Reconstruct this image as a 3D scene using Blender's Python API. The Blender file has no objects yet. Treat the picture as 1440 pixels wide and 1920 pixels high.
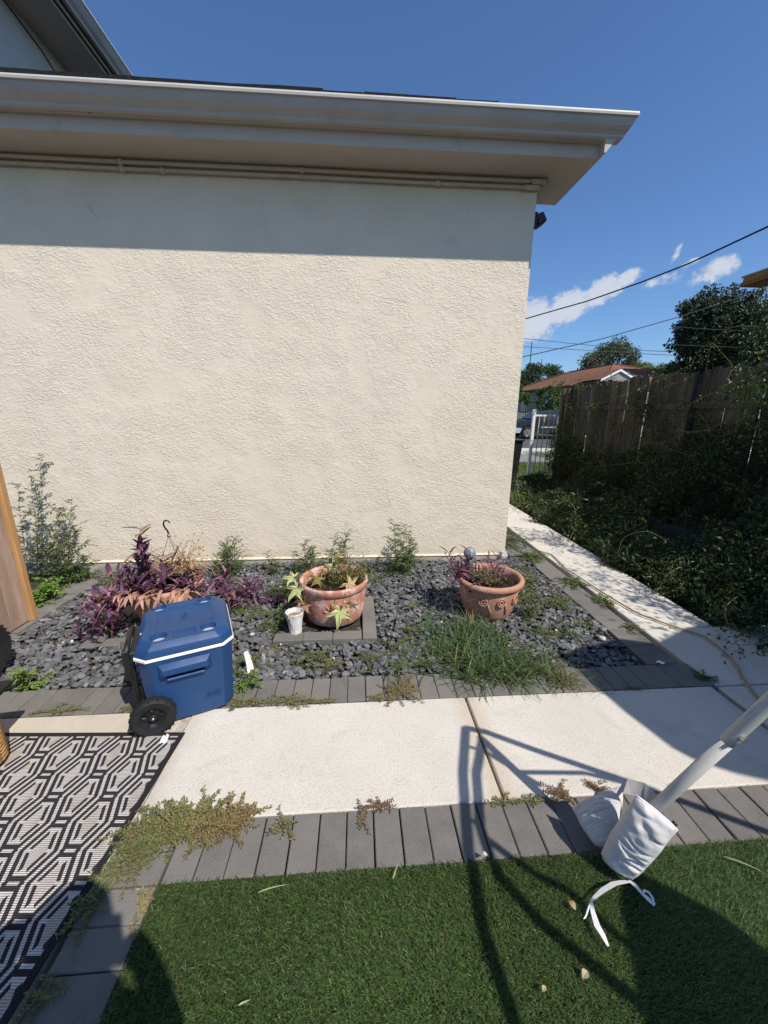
import bpy, math, random
import numpy as np
from mathutils import Matrix, Vector
rnd = random.Random(7)
rng = np.random.default_rng(7)
R = math.radians
scene = bpy.context.scene
COL = scene.collection

# ------------------------------------------------------------------ camera
cam_d = bpy.data.cameras.new('camera'); cam = bpy.data.objects.new('camera', cam_d); COL.objects.link(cam)
cam_d.sensor_fit = 'VERTICAL'; cam_d.sensor_height = 36.0; cam_d.sensor_width = 27.0
cam_d.lens = 722 / 1920 * 36.0; cam_d.clip_start = 0.02; cam_d.clip_end = 2000
def cam_matrix(yaw, pitch, roll, loc):
    cy, sy = math.cos(yaw), math.sin(yaw)
    f = Vector((sy * math.cos(pitch), cy * math.cos(pitch), -math.sin(pitch)))
    r = Vector((cy, -sy, 0)); u = r.cross(f)
    c, s = math.cos(roll), math.sin(roll)
    r2, u2 = c * r + s * u, -s * r + c * u
    m = Matrix((r2, u2, -f)).transposed().to_4x4(); m.translation = loc
    return m
cam.matrix_world = cam_matrix(R(4.0), R(14.57), R(.32), Vector((0, 0, 1.5)))
scene.camera = cam
scene.render.resolution_x, scene.render.resolution_y = 768, 1024

# ------------------------------------------------------------------ light
SUN = Vector((.52, -.60, 1.0)).normalized()          # direction towards the sun
EL = math.asin(SUN.z); AZ = math.atan2(SUN.x, SUN.y)
sun_d = bpy.data.lights.new('sun', 'SUN'); sun = bpy.data.objects.new('sun', sun_d); COL.objects.link(sun)
sun_d.energy = 5.0; sun_d.angle = R(.53); sun_d.color = (1.0, .935, .85)
sun.rotation_euler = SUN.to_track_quat('Z', 'Y').to_euler(); sun.location = (5, -6, 12)
scene.view_settings.view_transform = 'Standard'; scene.view_settings.look = 'None'
scene.view_settings.gamma = 1.0; scene.view_settings.use_curve_mapping = False
scene.view_settings.exposure = 0.15

# ------------------------------------------------------------------ node expressions
class X:
    """socket wrapper so that node maths reads like python"""
    def __init__(s, nt, v): s.nt, s.v = nt, v
    def _m(s, op, *a):
        n = s.nt.nodes.new('ShaderNodeMath'); n.operation = op
        for i, q in enumerate((s,) + a):
            q = q.v if isinstance(q, X) else q
            if isinstance(q, (int, float)): n.inputs[i].default_value = q
            else: s.nt.links.new(q, n.inputs[i])
        return X(s.nt, n.outputs[0])
    def __add__(s, o): return s._m('ADD', o)
    def __radd__(s, o): return s._m('ADD', o)
    def __sub__(s, o): return s._m('SUBTRACT', o)
    def __rsub__(s, o): return X(s.nt, float(o))._m('SUBTRACT', s)
    def __mul__(s, o): return s._m('MULTIPLY', o)
    def __rmul__(s, o): return s._m('MULTIPLY', o)
    def __truediv__(s, o): return s._m('DIVIDE', o)
    def abs(s): return s._m('ABSOLUTE')
    def floor(s): return s._m('FLOOR')
    def round(s): return s._m('ROUND')
    def sin(s): return s._m('SINE')
    def sqrt(s): return s._m('SQRT')
    def exp(s): return s._m('EXPONENT')
    def lt(s, o): return s._m('LESS_THAN', o)
    def gt(s, o): return s._m('GREATER_THAN', o)
    def min(s, o): return s._m('MINIMUM', o)
    def max(s, o): return s._m('MAXIMUM', o)
    def clamp(s):
        r = s._m('ADD', 0.0); r.v.node.use_clamp = True; return r
    def step(s, a, b):
        n = s.nt.nodes.new('ShaderNodeMapRange'); n.interpolation_type = 'SMOOTHSTEP'
        s.nt.links.new(s.v, n.inputs[0]); n.inputs[1].default_value = a; n.inputs[2].default_value = b
        return X(s.nt, n.outputs[0])

class Mat:
    def __init__(s, name, rough=.8, spec=.3, metallic=0):
        s.m = bpy.data.materials.new(name); s.m.use_nodes = True; s.nt = s.m.node_tree
        s.b = s.nt.nodes['Principled BSDF']; s.b.inputs['Roughness'].default_value = rough
        s.b.inputs['Specular IOR Level'].default_value = spec; s.b.inputs['Metallic'].default_value = metallic
        s.tc = s.nt.nodes.new('ShaderNodeTexCoord'); s.last_n = None
    def link(s, a, b): s.nt.links.new(a.v if isinstance(a, X) else a, b)
    def vec(s, scale=(1, 1, 1), kind='Object', rot=(0, 0, 0)):
        n = s.nt.nodes.new('ShaderNodeMapping'); s.link(s.tc.outputs[kind], n.inputs[0])
        n.inputs['Scale'].default_value = scale; n.inputs['Rotation'].default_value = rot; return n.outputs[0]
    def world(s, scale=(1, 1, 1)):
        g = s.nt.nodes.new('ShaderNodeNewGeometry'); n = s.nt.nodes.new('ShaderNodeMapping')
        s.link(g.outputs['Position'], n.inputs[0]); n.inputs['Scale'].default_value = scale; return n.outputs[0]
    def xyz(s, v=None):
        n = s.nt.nodes.new('ShaderNodeSeparateXYZ'); s.link(v if v is not None else s.tc.outputs['Object'], n.inputs[0])
        return [X(s.nt, o) for o in n.outputs]
    def noise(s, scale, detail=4, rough=.55, v=None, dist=0):
        n = s.nt.nodes.new('ShaderNodeTexNoise'); s.link(v if v is not None else s.world(), n.inputs['Vector'])
        n.inputs['Scale'].default_value = scale; n.inputs['Detail'].default_value = detail
        n.inputs['Roughness'].default_value = rough; n.inputs['Distortion'].default_value = dist
        return X(s.nt, n.outputs['Fac'])
    def voro(s, scale, v=None, feature='F1'):
        n = s.nt.nodes.new('ShaderNodeTexVoronoi'); s.link(v if v is not None else s.world(), n.inputs['Vector'])
        n.feature = feature; n.inputs['Scale'].default_value = scale; return n
    def ramp(s, f, stops):
        n = s.nt.nodes.new('ShaderNodeValToRGB'); s.link(f, n.inputs[0]); cr = n.color_ramp
        while len(cr.elements) < len(stops): cr.elements.new(.5)
        for e, (p, c) in zip(cr.elements, stops): e.position = p; e.color = (*c, 1)
        return n.outputs[0]
    def mix(s, f, a, b, mode='MIX'):
        n = s.nt.nodes.new('ShaderNodeMix'); n.data_type = 'RGBA'; n.blend_type = mode
        if isinstance(f, (int, float)): n.inputs[0].default_value = f
        else: s.link(f, n.inputs[0])
        for i, c in ((6, a), (7, b)):
            if isinstance(c, tuple): n.inputs[i].default_value = (*c, 1)
            else: s.link(c, n.inputs[i])
        return n.outputs[2]
    def base(s, c):
        if isinstance(c, tuple): s.b.inputs['Base Color'].default_value = (*c, 1)
        else: s.link(c, s.b.inputs['Base Color'])
    def rough(s, f): s.link(f, s.b.inputs['Roughness'])
    def bump(s, h, dist, strength=1.0):
        n = s.nt.nodes.new('ShaderNodeBump'); s.link(h, n.inputs['Height'])
        n.inputs['Distance'].default_value = dist; n.inputs['Strength'].default_value = strength
        if s.last_n is not None: s.link(s.last_n, n.inputs['Normal'])
        s.last_n = n.outputs[0]; s.link(n.outputs[0], s.b.inputs['Normal'])
    def attr(s, name='Col'):
        n = s.nt.nodes.new('ShaderNodeAttribute'); n.attribute_name = name; return n.outputs['Color']
    def objrand(s):
        n = s.nt.nodes.new('ShaderNodeObjectInfo'); return X(s.nt, n.outputs['Random'])

# ------------------------------------------------------------------ sky
world = bpy.data.worlds.new('World'); scene.world = world; world.use_nodes = True
wt = world.node_tree; bg = wt.nodes['Background']
sky = wt.nodes.new('ShaderNodeTexSky'); sky.sky_type = 'NISHITA'; sky.sun_disc = False
sky.sun_elevation = EL; sky.sun_rotation = AZ
sky.air_density = 1.0; sky.dust_density = .6; sky.ozone_density = 2.2; sky.altitude = 10
bg.inputs['Strength'].default_value = .094
tcw = wt.nodes.new('ShaderNodeTexCoord')
sep = wt.nodes.new('ShaderNodeSeparateXYZ'); wt.links.new(tcw.outputs['Generated'], sep.inputs[0])
wx, wy, wz = [X(wt, o) for o in sep.outputs]
azd = wx._m('ARCTAN2', wy) * (180 / math.pi)
eld = wz._m('ARCSINE') * (180 / math.pi)
cmb = wt.nodes.new('ShaderNodeCombineXYZ'); wt.links.new(azd.v, cmb.inputs[0]); wt.links.new((eld * 1.25).v, cmb.inputs[1])
def wnoise(scale, detail, rough=.6):
    n = wt.nodes.new('ShaderNodeTexNoise'); n.inputs['Scale'].default_value = scale
    n.inputs['Detail'].default_value = detail; n.inputs['Roughness'].default_value = rough
    wt.links.new(cmb.outputs[0], n.inputs['Vector']); return X(wt, n.outputs['Fac'])
n1 = wnoise(.42, 8, .58); n2 = wnoise(1.25, 6, .6)
def blob(a, e, sa, se, k=1.0, tilt=0.0):
    da = azd - a; de = eld - e - da * tilt
    q = da * da * (1 / sa / sa) + de * de * (1 / se / se)
    return (q * -1.0).exp() * k
dens = None
for b_ in ((23.5, 11.2, 3.0, 2.3, 1.15, .1), (27.2, 12.4, 3.0, 1.9, 1.1, .3), (20, 11.0, 4, 2.4, 1.0, .1), (30.8, 13.8, 2.4, 1.4, 1.05, .3), (33.2, 14.9, 1.5, .8, 1.0, .3),
           (37.6, 16.3, .5, .9, .62, 1.0), (41.3, 14.3, 2.2, 1.1, .8, .2), (36.8, 14.1, 2.2, .8, .5, .1), (39.2, 15.4, 1.2, .5, .5, .2),
           (-60, 9, 14, 2.6, 1.0, 0), (95, 12, 16, 3.0, 1.0, 0), (170, 10, 22, 2.5, .9, 0)):
    t_ = blob(*b_); dens = t_ if dens is None else dens.max(t_)
cl = (dens * 1.1 + (n1 - .5) * 1.5 + (n2 - .5) * .9 - .20)
cmask = cl.step(0.0, .45) * dens.step(.10, .40)
shade = (cl * 1.3 + (n2 - .5) * .9).step(.1, .95)
def wmix(f, a, b, mode='MIX'):
    n = wt.nodes.new('ShaderNodeMix'); n.data_type = 'RGBA'; n.blend_type = mode
    if isinstance(f, (int, float)): n.inputs[0].default_value = f
    else: wt.links.new(f.v, n.inputs[0])
    for i, c in ((6, a), (7, b)):
        if isinstance(c, tuple): n.inputs[i].default_value = (*c, 1)
        else: wt.links.new(c, n.inputs[i])
    return n.outputs[2]
ccol = wmix(shade, (4.3, 5.3, 7.0), (6.6, 6.9, 7.6))
skyc = wmix(1.0, sky.outputs[0], (.80, 1.06, 1.37), 'MULTIPLY')
wt.links.new(wmix(cmask * .86, skyc, ccol), bg.inputs['Color'])

# ------------------------------------------------------------------ geometry helpers
def setp(o, label=None, cat=None, group=None, kind=None):
    if label: o['label'] = label
    if cat: o['category'] = cat
    if group: o['group'] = group
    if kind: o['kind'] = kind
    return o
def empty(name, loc=(0, 0, 0), rz=0, **k):
    o = bpy.data.objects.new(name, None); COL.objects.link(o); o.location = loc; o.rotation_euler = (0, 0, rz)
    o.empty_display_size = .1
    return setp(o, **k)
class Geo:
    def __init__(s): s.V = []; s.F = []; s.C = []; s.n = 0
    def add(s, V, F, col=(1, 1, 1)):
        V = np.asarray(V, float).reshape(-1, 3)
        s.V.append(V)
        c = np.asarray(col, float)
        s.C.append(np.broadcast_to(c, (len(V), 3)) if c.ndim == 1 else c)
        if isinstance(F, np.ndarray): s.F.append(F + s.n)
        else:
            by = {}
            for f in F: by.setdefault(len(f), []).append(f)
            for k in by: s.F.append(np.array(by[k], int) + s.n)
        s.n += len(V); return s
    def box(s, c, d, rot=None, col=(1, 1, 1), bev=0):
        x, y, z = [q / 2 for q in d]
        if bev:
            P = []
            for k, (zz, i) in enumerate(((-z, bev), (-z + bev, 0), (z - bev, 0), (z, bev))):
                a, b = x - i, y - i
                h = bev * .8
                P += [(-a + h, -b, zz), (a - h, -b, zz), (a, -b + h, zz), (a, b - h, zz), (a - h, b, zz), (-a + h, b, zz), (-a, b - h, zz), (-a, -b + h, zz)]
            F = [[7, 6, 5, 4, 3, 2, 1, 0], [24 + i for i in range(8)]]
            for k in range(3):
                for i in range(8):
                    j = (i + 1) % 8; F.append([k * 8 + i, k * 8 + j, k * 8 + 8 + j, k * 8 + 8 + i])
        else:
            P = [(-x, -y, -z), (x, -y, -z), (x, y, -z), (-x, y, -z), (-x, -y, z), (x, -y, z), (x, y, z), (-x, y, z)]
            F = [[0, 3, 2, 1], [4, 5, 6, 7], [0, 1, 5, 4], [1, 2, 6, 5], [2, 3, 7, 6], [3, 0, 4, 7]]
        P = np.array(P)
        if rot is not None: P = P @ np.array(rot).T
        return s.add(P + np.array(c), F, col)
    def prism(s, pts, axis, a, b, col=(1, 1, 1)):
        """closed 2-D outline pushed along an axis; pts are in the two other axes in order"""
        n = len(pts); P = []
        for t in (a, b):
            for u, v in pts:
                P.append({0: (t, u, v), 1: (u, t, v), 2: (u, v, t)}[axis])
        F = [[i, (i + 1) % n, n + (i + 1) % n, n + i] for i in range(n)] + [list(range(n))[::-1], list(range(n, 2 * n))]
        return s.add(P, F, col)
    def tube(s, pts, rad, sides=8, col=(1, 1, 1), cap=True):
        pts = [Vector(p) for p in pts]; n = len(pts)
        rad = [rad] * n if isinstance(rad, (int, float)) else rad
        P = []; up = None
        for i, p in enumerate(pts):
            d = (pts[min(i + 1, n - 1)] - pts[max(i - 1, 0)])
            d = d.normalized() if d.length > 1e-9 else Vector((0, 0, 1))
            if up is None: up = Vector((0, 0, 1)) if abs(d.z) < .9 else Vector((1, 0, 0))
            a = d.cross(up); a = a.normalized() if a.length > 1e-6 else d.orthogonal().normalized()
            b = a.cross(d).normalized(); up = b
            for k in range(sides):
                t = 2 * math.pi * k / sides
                P.append(p + (a * math.cos(t) + b * math.sin(t)) * rad[i])
        F = [[i * sides + k, i * sides + (k + 1) % sides, (i + 1) * sides + (k + 1) % sides, (i + 1) * sides + k] for i in range(n - 1) for k in range(sides)]
        if cap and sides > 2: F += [list(range(sides))[::-1], [(n - 1) * sides + k for k in range(sides)]]
        return s.add([tuple(p) for p in P], F, col)
    def lathe(s, prof, seg=32, c=(0, 0, 0), col=(1, 1, 1), axis='z', wob=0, close=False):
        P = []; n = len(prof)
        for k in range(seg):
            t = 2 * math.pi * k / seg
            for (r, z) in prof:
                rr = r * (1 + wob * math.sin(3 * t + 9 * z))
                q = (rr * math.cos(t), rr * math.sin(t), z)
                if axis == 'y': q = (q[0], q[2], q[1])
                if axis == 'x': q = (q[2], q[0], q[1])
                P.append((q[0] + c[0], q[1] + c[1], q[2] + c[2]))
        m = n if close else n - 1
        F = [[k * n + i, ((k + 1) % seg) * n + i, ((k + 1) % seg) * n + (i + 1) % n, k * n + (i + 1) % n] for k in range(seg) for i in range(m)]
        return s.add(P, F, col)
    def ribbon(s, pts, widths, side, col=(1, 1, 1)):
        """flat strip along pts with a width direction"""
        P = []; sd = Vector(side).normalized(); n = len(pts)
        for p, w in zip(pts, widths):
            P += [Vector(p) - sd * w / 2, Vector(p) + sd * w / 2]
        F = [[2 * i, 2 * i + 1, 2 * i + 3, 2 * i + 2] for i in range(n - 1)]
        return s.add([tuple(p) for p in P], F, col)
    def leaves(s, P, D, N, L, W, col, fold=.25):
        """rhombic leaves, arrays: base P, direction D, normal N, length L, width W"""
        P, D, N = [np.asarray(q, float) for q in (P, D, N)]
        D = D / (np.linalg.norm(D, axis=1, keepdims=True) + 1e-9)
        S = np.cross(D, N); S /= (np.linalg.norm(S, axis=1, keepdims=True) + 1e-9)
        N = np.cross(S, D); L = np.asarray(L, float).reshape(-1, 1) * np.ones((len(P), 1)); W = np.asarray(W, float).reshape(-1, 1) * np.ones((len(P), 1))
        mid = P + D * L * .45
        V = np.stack([P, mid - S * W * .5 + N * W * fold, P + D * L - N * W * .15, mid + S * W * .5 + N * W * fold], 1).reshape(-1, 3)
        i = np.arange(len(P))[:, None] * 4
        F = np.concatenate([i + np.array([[0, 1, 2]]), i + np.array([[0, 2, 3]])])
        c = np.asarray(col, float); c = np.broadcast_to(c, (len(P), 3))
        return s.add(V, F, np.repeat(c, 4, axis=0))
    def build(s, name, mat, parent=None, smooth=False, loc=None, rz=0, **k):
        me = bpy.data.meshes.new(name)
        V = np.concatenate(s.V); C = np.concatenate(s.C)
        me.vertices.add(len(V)); me.vertices.foreach_set('co', V.astype(np.float32).ravel())
        tot = np.concatenate([np.full(len(f), f.shape[1]) for f in s.F]); idx = np.concatenate([f.ravel() for f in s.F])
        me.loops.add(len(idx)); me.loops.foreach_set('vertex_index', idx.astype(np.int32))
        me.polygons.add(len(tot)); me.polygons.foreach_set('loop_start', np.concatenate([[0], np.cumsum(tot)[:-1]]).astype(np.int32))
        me.update(calc_edges=True); me.validate()
        if C.min() < .999 or C.max() > 1.001:
            a = me.color_attributes.new('Col', 'FLOAT_COLOR', 'POINT')
            a.data.foreach_set('color', np.concatenate([C, np.ones((len(C), 1))], 1).astype(np.float32).ravel())
        me.polygons.foreach_set('use_smooth', [bool(smooth)] * len(me.polygons))
        me.materials.append(mat.m if isinstance(mat, Mat) else mat)
        o = bpy.data.objects.new(name, me); COL.objects.link(o)
        if parent: o.parent = parent
        if loc: o.location = loc
        o.rotation_euler = (0, 0, rz)
        return setp(o, **k)
def autosmooth(o, ang=35):
    import bmesh
    bm = bmesh.new(); bm.from_mesh(o.data)
    for f in bm.faces: f.smooth = True
    for e in bm.edges:
        if len(e.link_faces) == 2 and e.calc_face_angle(0) > R(ang): e.smooth = False
    bm.to_mesh(o.data); bm.free(); return o
def modified(o, *mods):
    """run modifiers once and keep the result as the object's mesh"""
    for kind, kw in mods:
        m = o.modifiers.new(kind, kind)
        for a, b in kw.items(): setattr(m, a, b)
    dg = bpy.context.evaluated_depsgraph_get(); dg.update()
    me = bpy.data.meshes.new_from_object(o.evaluated_get(dg)); o.modifiers.clear(); o.data = me; return o
def cut(o, cutters):
    bpy.context.view_layer.update()
    for c in cutters: modified(o, ('BOOLEAN', dict(operation='DIFFERENCE', object=c, solver='EXACT')))
    for c in cutters: bpy.data.objects.remove(c)
    return o
def dup(o, parent=None, loc=None, rz=None, scale=None, **k):
    c = o.copy(); COL.objects.link(c)
    if parent: c.parent = parent
    if loc: c.location = loc
    if rz is not None: c.rotation_euler = (0, 0, rz)
    if scale: c.scale = scale
    return setp(c, **k)
def rotz(a): return np.array([[math.cos(a), -math.sin(a), 0], [math.sin(a), math.cos(a), 0], [0, 0, 1]])
def unit(n): 
    v = rng.normal(size=(n, 3)); return v / np.linalg.norm(v, axis=1, keepdims=True)
def vary(c, n, a=.25, warm=0.0):
    k = 1 + rng.uniform(-a, a, (n, 1)); w = rng.uniform(-1, 1, (n, 1)) * warm
    return np.clip(np.asarray(c)[None, :] * k * (1 + np.concatenate([w, w * .4, -w], 1)), .002, .95)

# ------------------------------------------------------------------ materials
def plain(name, c, rough=.6, spec=.3, metallic=0, var=.12, scale=8, bump=None, grime=None):
    m = Mat(name, rough, spec, metallic)
    f = m.noise(scale, 6, .6)
    lo = tuple(q * (1 - var) for q in c); hi = tuple(min(1, q * (1 + var)) for q in c)
    col = m.ramp(f, [(.3, lo), (.7, hi)])
    if grime: col = m.mix((m.noise(grime[0], 7, .7)).step(.5, .75) * grime[2], col, grime[1])
    m.base(col)
    if bump: m.bump(m.noise(bump[0], 5, .6), bump[1])
    return m
# stucco
M_stucco = Mat('cream_stucco', .9, .15)
m = M_stucco
v = m.world((1, 1, 1))
warp = m.noise(2.2, 2)
big = m.noise(1.1, 4)
colr = m.ramp(m.noise(1.6, 6, .65), [(.25, (.665, .588, .462)), (.5, (.71, .632, .502)), (.75, (.685, .608, .486))])
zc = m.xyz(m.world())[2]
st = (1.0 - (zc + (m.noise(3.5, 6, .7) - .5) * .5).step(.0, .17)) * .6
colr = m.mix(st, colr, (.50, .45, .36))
colr = m.mix(m.noise(.9, 5, .7).step(.45, .8) * .35, colr, (.60, .525, .43)); crk = X(m.nt, m.voro(1.15, m.world((1, 1, .8)), 'DISTANCE_TO_EDGE').outputs['Distance']); ck_ = (crk + (m.noise(9, 4) - .5) * .05).abs().lt(.0035) * m.noise(1.3, 2).step(.60, .66)
colr = m.mix(ck_ * .45, colr, (.36, .32, .26))
spots = m.noise(7, 3).step(.66, .72) * .35
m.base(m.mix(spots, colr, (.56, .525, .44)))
vd = m.world((1.0, 1.0, 1.7))
g1 = m.noise(34, 3, .55, vd, .9); g2 = m.noise(75, 3, .6, vd, .3)
amp = m.noise(2.6, 5, .7).step(.34, .60) * .85 + .15
h = (g1.step(.34, .72) * .55 + g2 * .55 + m.noise(120, 3, .6, vd) * .3) * amp + m.noise(5, 4) * 1.3
m.bump(h, .0056, .9)
M_trim = plain('painted_trim', (.46, .41, .35), .6, .3, var=.08, scale=3, bump=(60, .0008), grime=(3, (.24, .215, .18), .5))
_sc = M_trim.noise(9, 3, .6, M_trim.world((.5, 3, 9))).step(.70, .73) * .55; M_trim.base(M_trim.mix(_sc, M_trim.b.inputs['Base Color'].links[0].from_socket, (.16, .14, .12)))
M_gutter = plain('gutter_aluminium', (.40, .378, .345), .5, .35, var=.08, scale=2.5, grime=(2.6, (.29, .27, .24), .6))
M_lip = plain('gutter_lip_paint', (.44, .425, .39), .45, .4, var=.05, grime=(6, (.42, .40, .36), .3))
M_shingle = plain('asphalt_shingle', (.018, .019, .022), .95, .1, var=.5, scale=60, bump=(220, .002))
M_foundation = plain('foundation_cement', (.42, .38, .32), .9, .1, var=.2, scale=9, bump=(70, .004), grime=(7, (.22, .20, .17), .6))
M_wingwall = plain('grey_wing_stucco', (.52, .51, .48), .9, .1, var=.05, bump=(50, .004))
# concrete
def concrete(name, c, pit=.5, warm=(.60, .50, .38)):
    m = Mat(name, .9, .15)
    f = m.noise(2.2, 8, .62)
    col = m.ramp(f, [(.3, tuple(q * .90 for q in c)), (.7, tuple(min(1, q * 1.06) for q in c))])
    fine = m.noise(160, 3, .7)
    sp = m.voro(75); spx = X(m.nt, sp.outputs['Distance']); mid = m.noise(105, 5, .8)
    col = m.mix(fine.step(.55, .75) * pit, col, tuple(q * .62 for q in c))
    col = m.mix(mid.step(.52, .60) * (pit * .85) * (m.noise(4, 4, .7).step(.3, .6) * .6 + .4), col, tuple(q * .60 for q in c)); col = m.mix(spx.lt(.10) * (m.noise(9, 3).step(.45, .6)) * .7, col, (.13, .12, .11))
    col = m.mix(m.noise(1.3, 5, .6).step(.55, .75) * .5, col, warm)
    col = m.mix(m.noise(4.5, 6, .7, None, .6).step(.54, .66) * .28, col, tuple(q * .62 for q in c))
    col = m.mix((m.noise(26, 4, .75).step(.62, .74)) * .22, col, tuple(q * .6 for q in c))
    m.base(col); m.bump(fine * .5 + mid * 1.0, .0032); return m
M_conc = concrete('pale_concrete', (.60, .562, .495), .75)
M_conc_old = concrete('worn_concrete', (.52, .465, .385), .35, (.46, .37, .27))
def stain_x(M, x0, w, colr_):
    xw = M.xyz(M.world())[0]; g = ((xw - x0).abs() + (M.noise(6, 5, .7) - .5) * .16).step(0.0, w); src = M.b.inputs['Base Color'].links[0].from_socket
    M.base(M.mix((1.0 - g) * .55, src, colr_))
stain_x(M_conc, .572, .13, (.46, .36, .25)); stain_x(M_conc, -.87, .10, (.42, .36, .29)); stain_x(M_conc, 2.0, .08, (.38, .34, .28))
M_path = concrete('path_concrete', (.58, .55, .49), .45)
M_side = concrete('sidewalk_concrete', (.55, .53, .50), .2)
M_drive = concrete('driveway_concrete', (.22, .21, .20), .2, (.24, .21, .18))
M_paver = Mat('charcoal_paver', .9, .15); m = M_paver
cc = m.ramp(m.noise(9, 6, .65), [(.3, (.118, .110, .101)), (.7, (.165, .155, .143))])
cc = m.mix(m.objrand() * .6, cc, (.20, .186, .166))
cc = m.mix(m.noise(240, 2).step(.62, .72) * .5, cc, (.26, .25, .235))
cc = m.mix(m.noise(22, 5, .7).step(.64, .8) * .5, cc, (.085, .08, .07))
cc = m.mix(m.noise(3.2, 6, .7).step(.45, .75) * .35, cc, (.215, .20, .18)); cc = m.mix(m.noise(420, 1).step(.66, .72) * .5, cc, (.34, .33, .31))
m.base(cc); m.bump(m.noise(190, 3, .7), .003)
M_soil = plain('dark_soil', (.055, .047, .038), .95, .1, var=.4, scale=30, bump=(60, .01))
M_asphalt = plain('asphalt', (.085, .085, .088), .9, .15, var=.15, scale=5)
def col_mat(name, rough=.9, spec=.2, bump=None, mul=None, noise=None):
    m = Mat(name, rough, spec); c = m.attr()
    if noise: c = m.mix(m.noise(noise[0], 5, .65).step(.4, .7) * noise[1], c, noise[2], 'MULTIPLY')
    m.base(c)
    if bump: m.bump(m.noise(bump[0], 4), bump[1])
    return m
M_chip = col_mat('slate_chip', .75, .3, (90, .0015), noise=(40, .5, (.6, .6, .62)))
M_debris = col_mat('debris', .8, .2)
def leaf_mat(name, rough=.55, trans=.25, spec=.3):
    m = Mat(name, rough, spec); c = m.attr(); m.base(c)
    tr = m.nt.nodes.new('ShaderNodeBsdfTranslucent'); m.link(m.mix(1.0, c, (1.25, 1.25, .7), 'MULTIPLY'), tr.inputs[0])
    mx = m.nt.nodes.new('ShaderNodeMixShader'); mx.inputs[0].default_value = trans
    m.link(m.b.outputs[0], mx.inputs[1]); m.link(tr.outputs[0], mx.inputs[2])
    m.link(mx.outputs[0], m.nt.nodes['Material Output'].inputs[0]); return m
M_leaf = leaf_mat('leaf'); M_turf = leaf_mat('turf_blade', .45, .12, .35); M_dark = leaf_mat('thicket_leaf', .5, .15, .4); M_tree = leaf_mat('tree_leaf', .5, .1, .4)
M_stem = col_mat('stem', .8, .2)
def wood(name, a, b, c, scale=(14, 14, 1.2), bump=.004, kind='Object'):
    m = Mat(name, .85, .15); r = m.objrand()
    n = m.nt.nodes.new('ShaderNodeMapping'); m.link(m.tc.outputs[kind], n.inputs[0]); n.inputs['Scale'].default_value = scale
    cb = m.nt.nodes.new('ShaderNodeCombineXYZ'); m.link(r * 37.0, cb.inputs[0]); m.link(r * 91.0, cb.inputs[2]); m.link(cb.outputs[0], n.inputs['Location'])
    f = m.noise(1.6, 6, .65, n.outputs[0], .4)
    col = m.ramp(f, [(.25, a), (.5, b), (.75, c)])
    col = m.mix((r * 7.3)._m('FRACT').step(.3, 1.0) * .65, col, tuple(q * .45 for q in b), 'MIX')
    fine = m.noise(7, 4, .7, n.outputs[0])
    col = m.mix(fine.step(.5, .8) * .45, col, tuple(q * .5 for q in a))
    m.base(col); m.bump(fine, bump); return m
M_fence = wood('weathered_fence_wood', (.045, .040, .034), (.092, .082, .069), (.160, .144, .124))
M_cedar = wood('cedar_board', (.24, .155, .11), (.36, .245, .18), (.46, .345, .27), (10, 10, .8))
M_pine = wood('new_pine_post', (.36, .19, .075), (.46, .26, .11), (.53, .32, .15), (10, 10, .7))
M_fascia_tan = wood('stained_beam', (.20, .13, .065), (.29, .195, .10), (.35, .24, .13), (1.2, 10, 10))
def terracotta(name, c1, c2, chalk, k):
    m = Mat(name, .85, .2)
    col = m.ramp(m.noise(7, 6, .6), [(.3, c1), (.7, c2)])
    w = m.vec((1, 1, .6))
    col = m.mix(m.noise(11, 7, .7).step(.46, .62) * k, col, chalk)
    col = m.mix(m.noise(5, 7, .75).step(.56, .72) * .6, col, (.16, .115, .075))
    col = m.mix(m.noise(60, 3, .7).step(.62, .74) * .5, col, (.11, .08, .06))
    m.base(col); m.bump(m.noise(70, 4, .6), .003); return m
M_pot_pink = terracotta('chalky_terracotta', (.40, .17, .11), (.45, .215, .145), (.60, .42, .38), 1.0)
M_pot = terracotta('terracotta', (.38, .18, .115), (.47, .25, .165), (.50, .33, .26), .6)
M_potsoil = plain('potting_soil', (.03, .022, .016), .95, .1, var=.5, scale=60, bump=(90, .01))
M_blue = Mat('blue_moulded_plastic', .42, .45); m = M_blue
bc = m.ramp(m.noise(4, 4), [(.3, (.010, .047, .142)), (.7, (.013, .057, .165))])
bc = m.mix(m.noise(14, 7, .75).step(.6, .75) * .12, bc, (.10, .15, .22)); m.base(bc)
m.bump(m.noise(900, 2), .0006); m.rough(m.noise(12, 5).step(.3, .7) * .15 + .36)
M_white = plain('white_plastic', (.78, .78, .76), .4, .4, var=.03)
M_black = plain('black_plastic', (.012, .012, .013), .45, .4, var=.3, bump=(300, .0005))
M_rubber = plain('black_rubber', (.016, .016, .017), .7, .3, var=.3, scale=20)
M_greyplastic = plain('grey_cup_insert', (.42, .42, .43), .5, .3, var=.08)
M_pole = plain('off_white_powder_coat', (.46, .445, .41), .42, .45, var=.05, grime=(16, (.30, .27, .23), .35))
M_steel = plain('zinc_bolt', (.45, .45, .46), .35, .5, 1.0)
M_bag = Mat('white_canvas', .85, .15); m = M_bag
m.base(m.mix(m.noise(5, 6, .65).step(.4, .7) * .6, (.66, .635, .62), (.49, .455, .43)))
vb = m.vec((1, 1, 1)); m.bump(m.noise(500, 2) * .3 + m.noise(26, 3, .5, m.vec((1, 1, .3)), .6), .006)
M_strap = plain('white_webbing', (.74, .73, .74), .8, .2, var=.05, bump=(400, .001))
M_cable = plain('black_cable', (.012, .012, .013), .6, .2)
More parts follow.
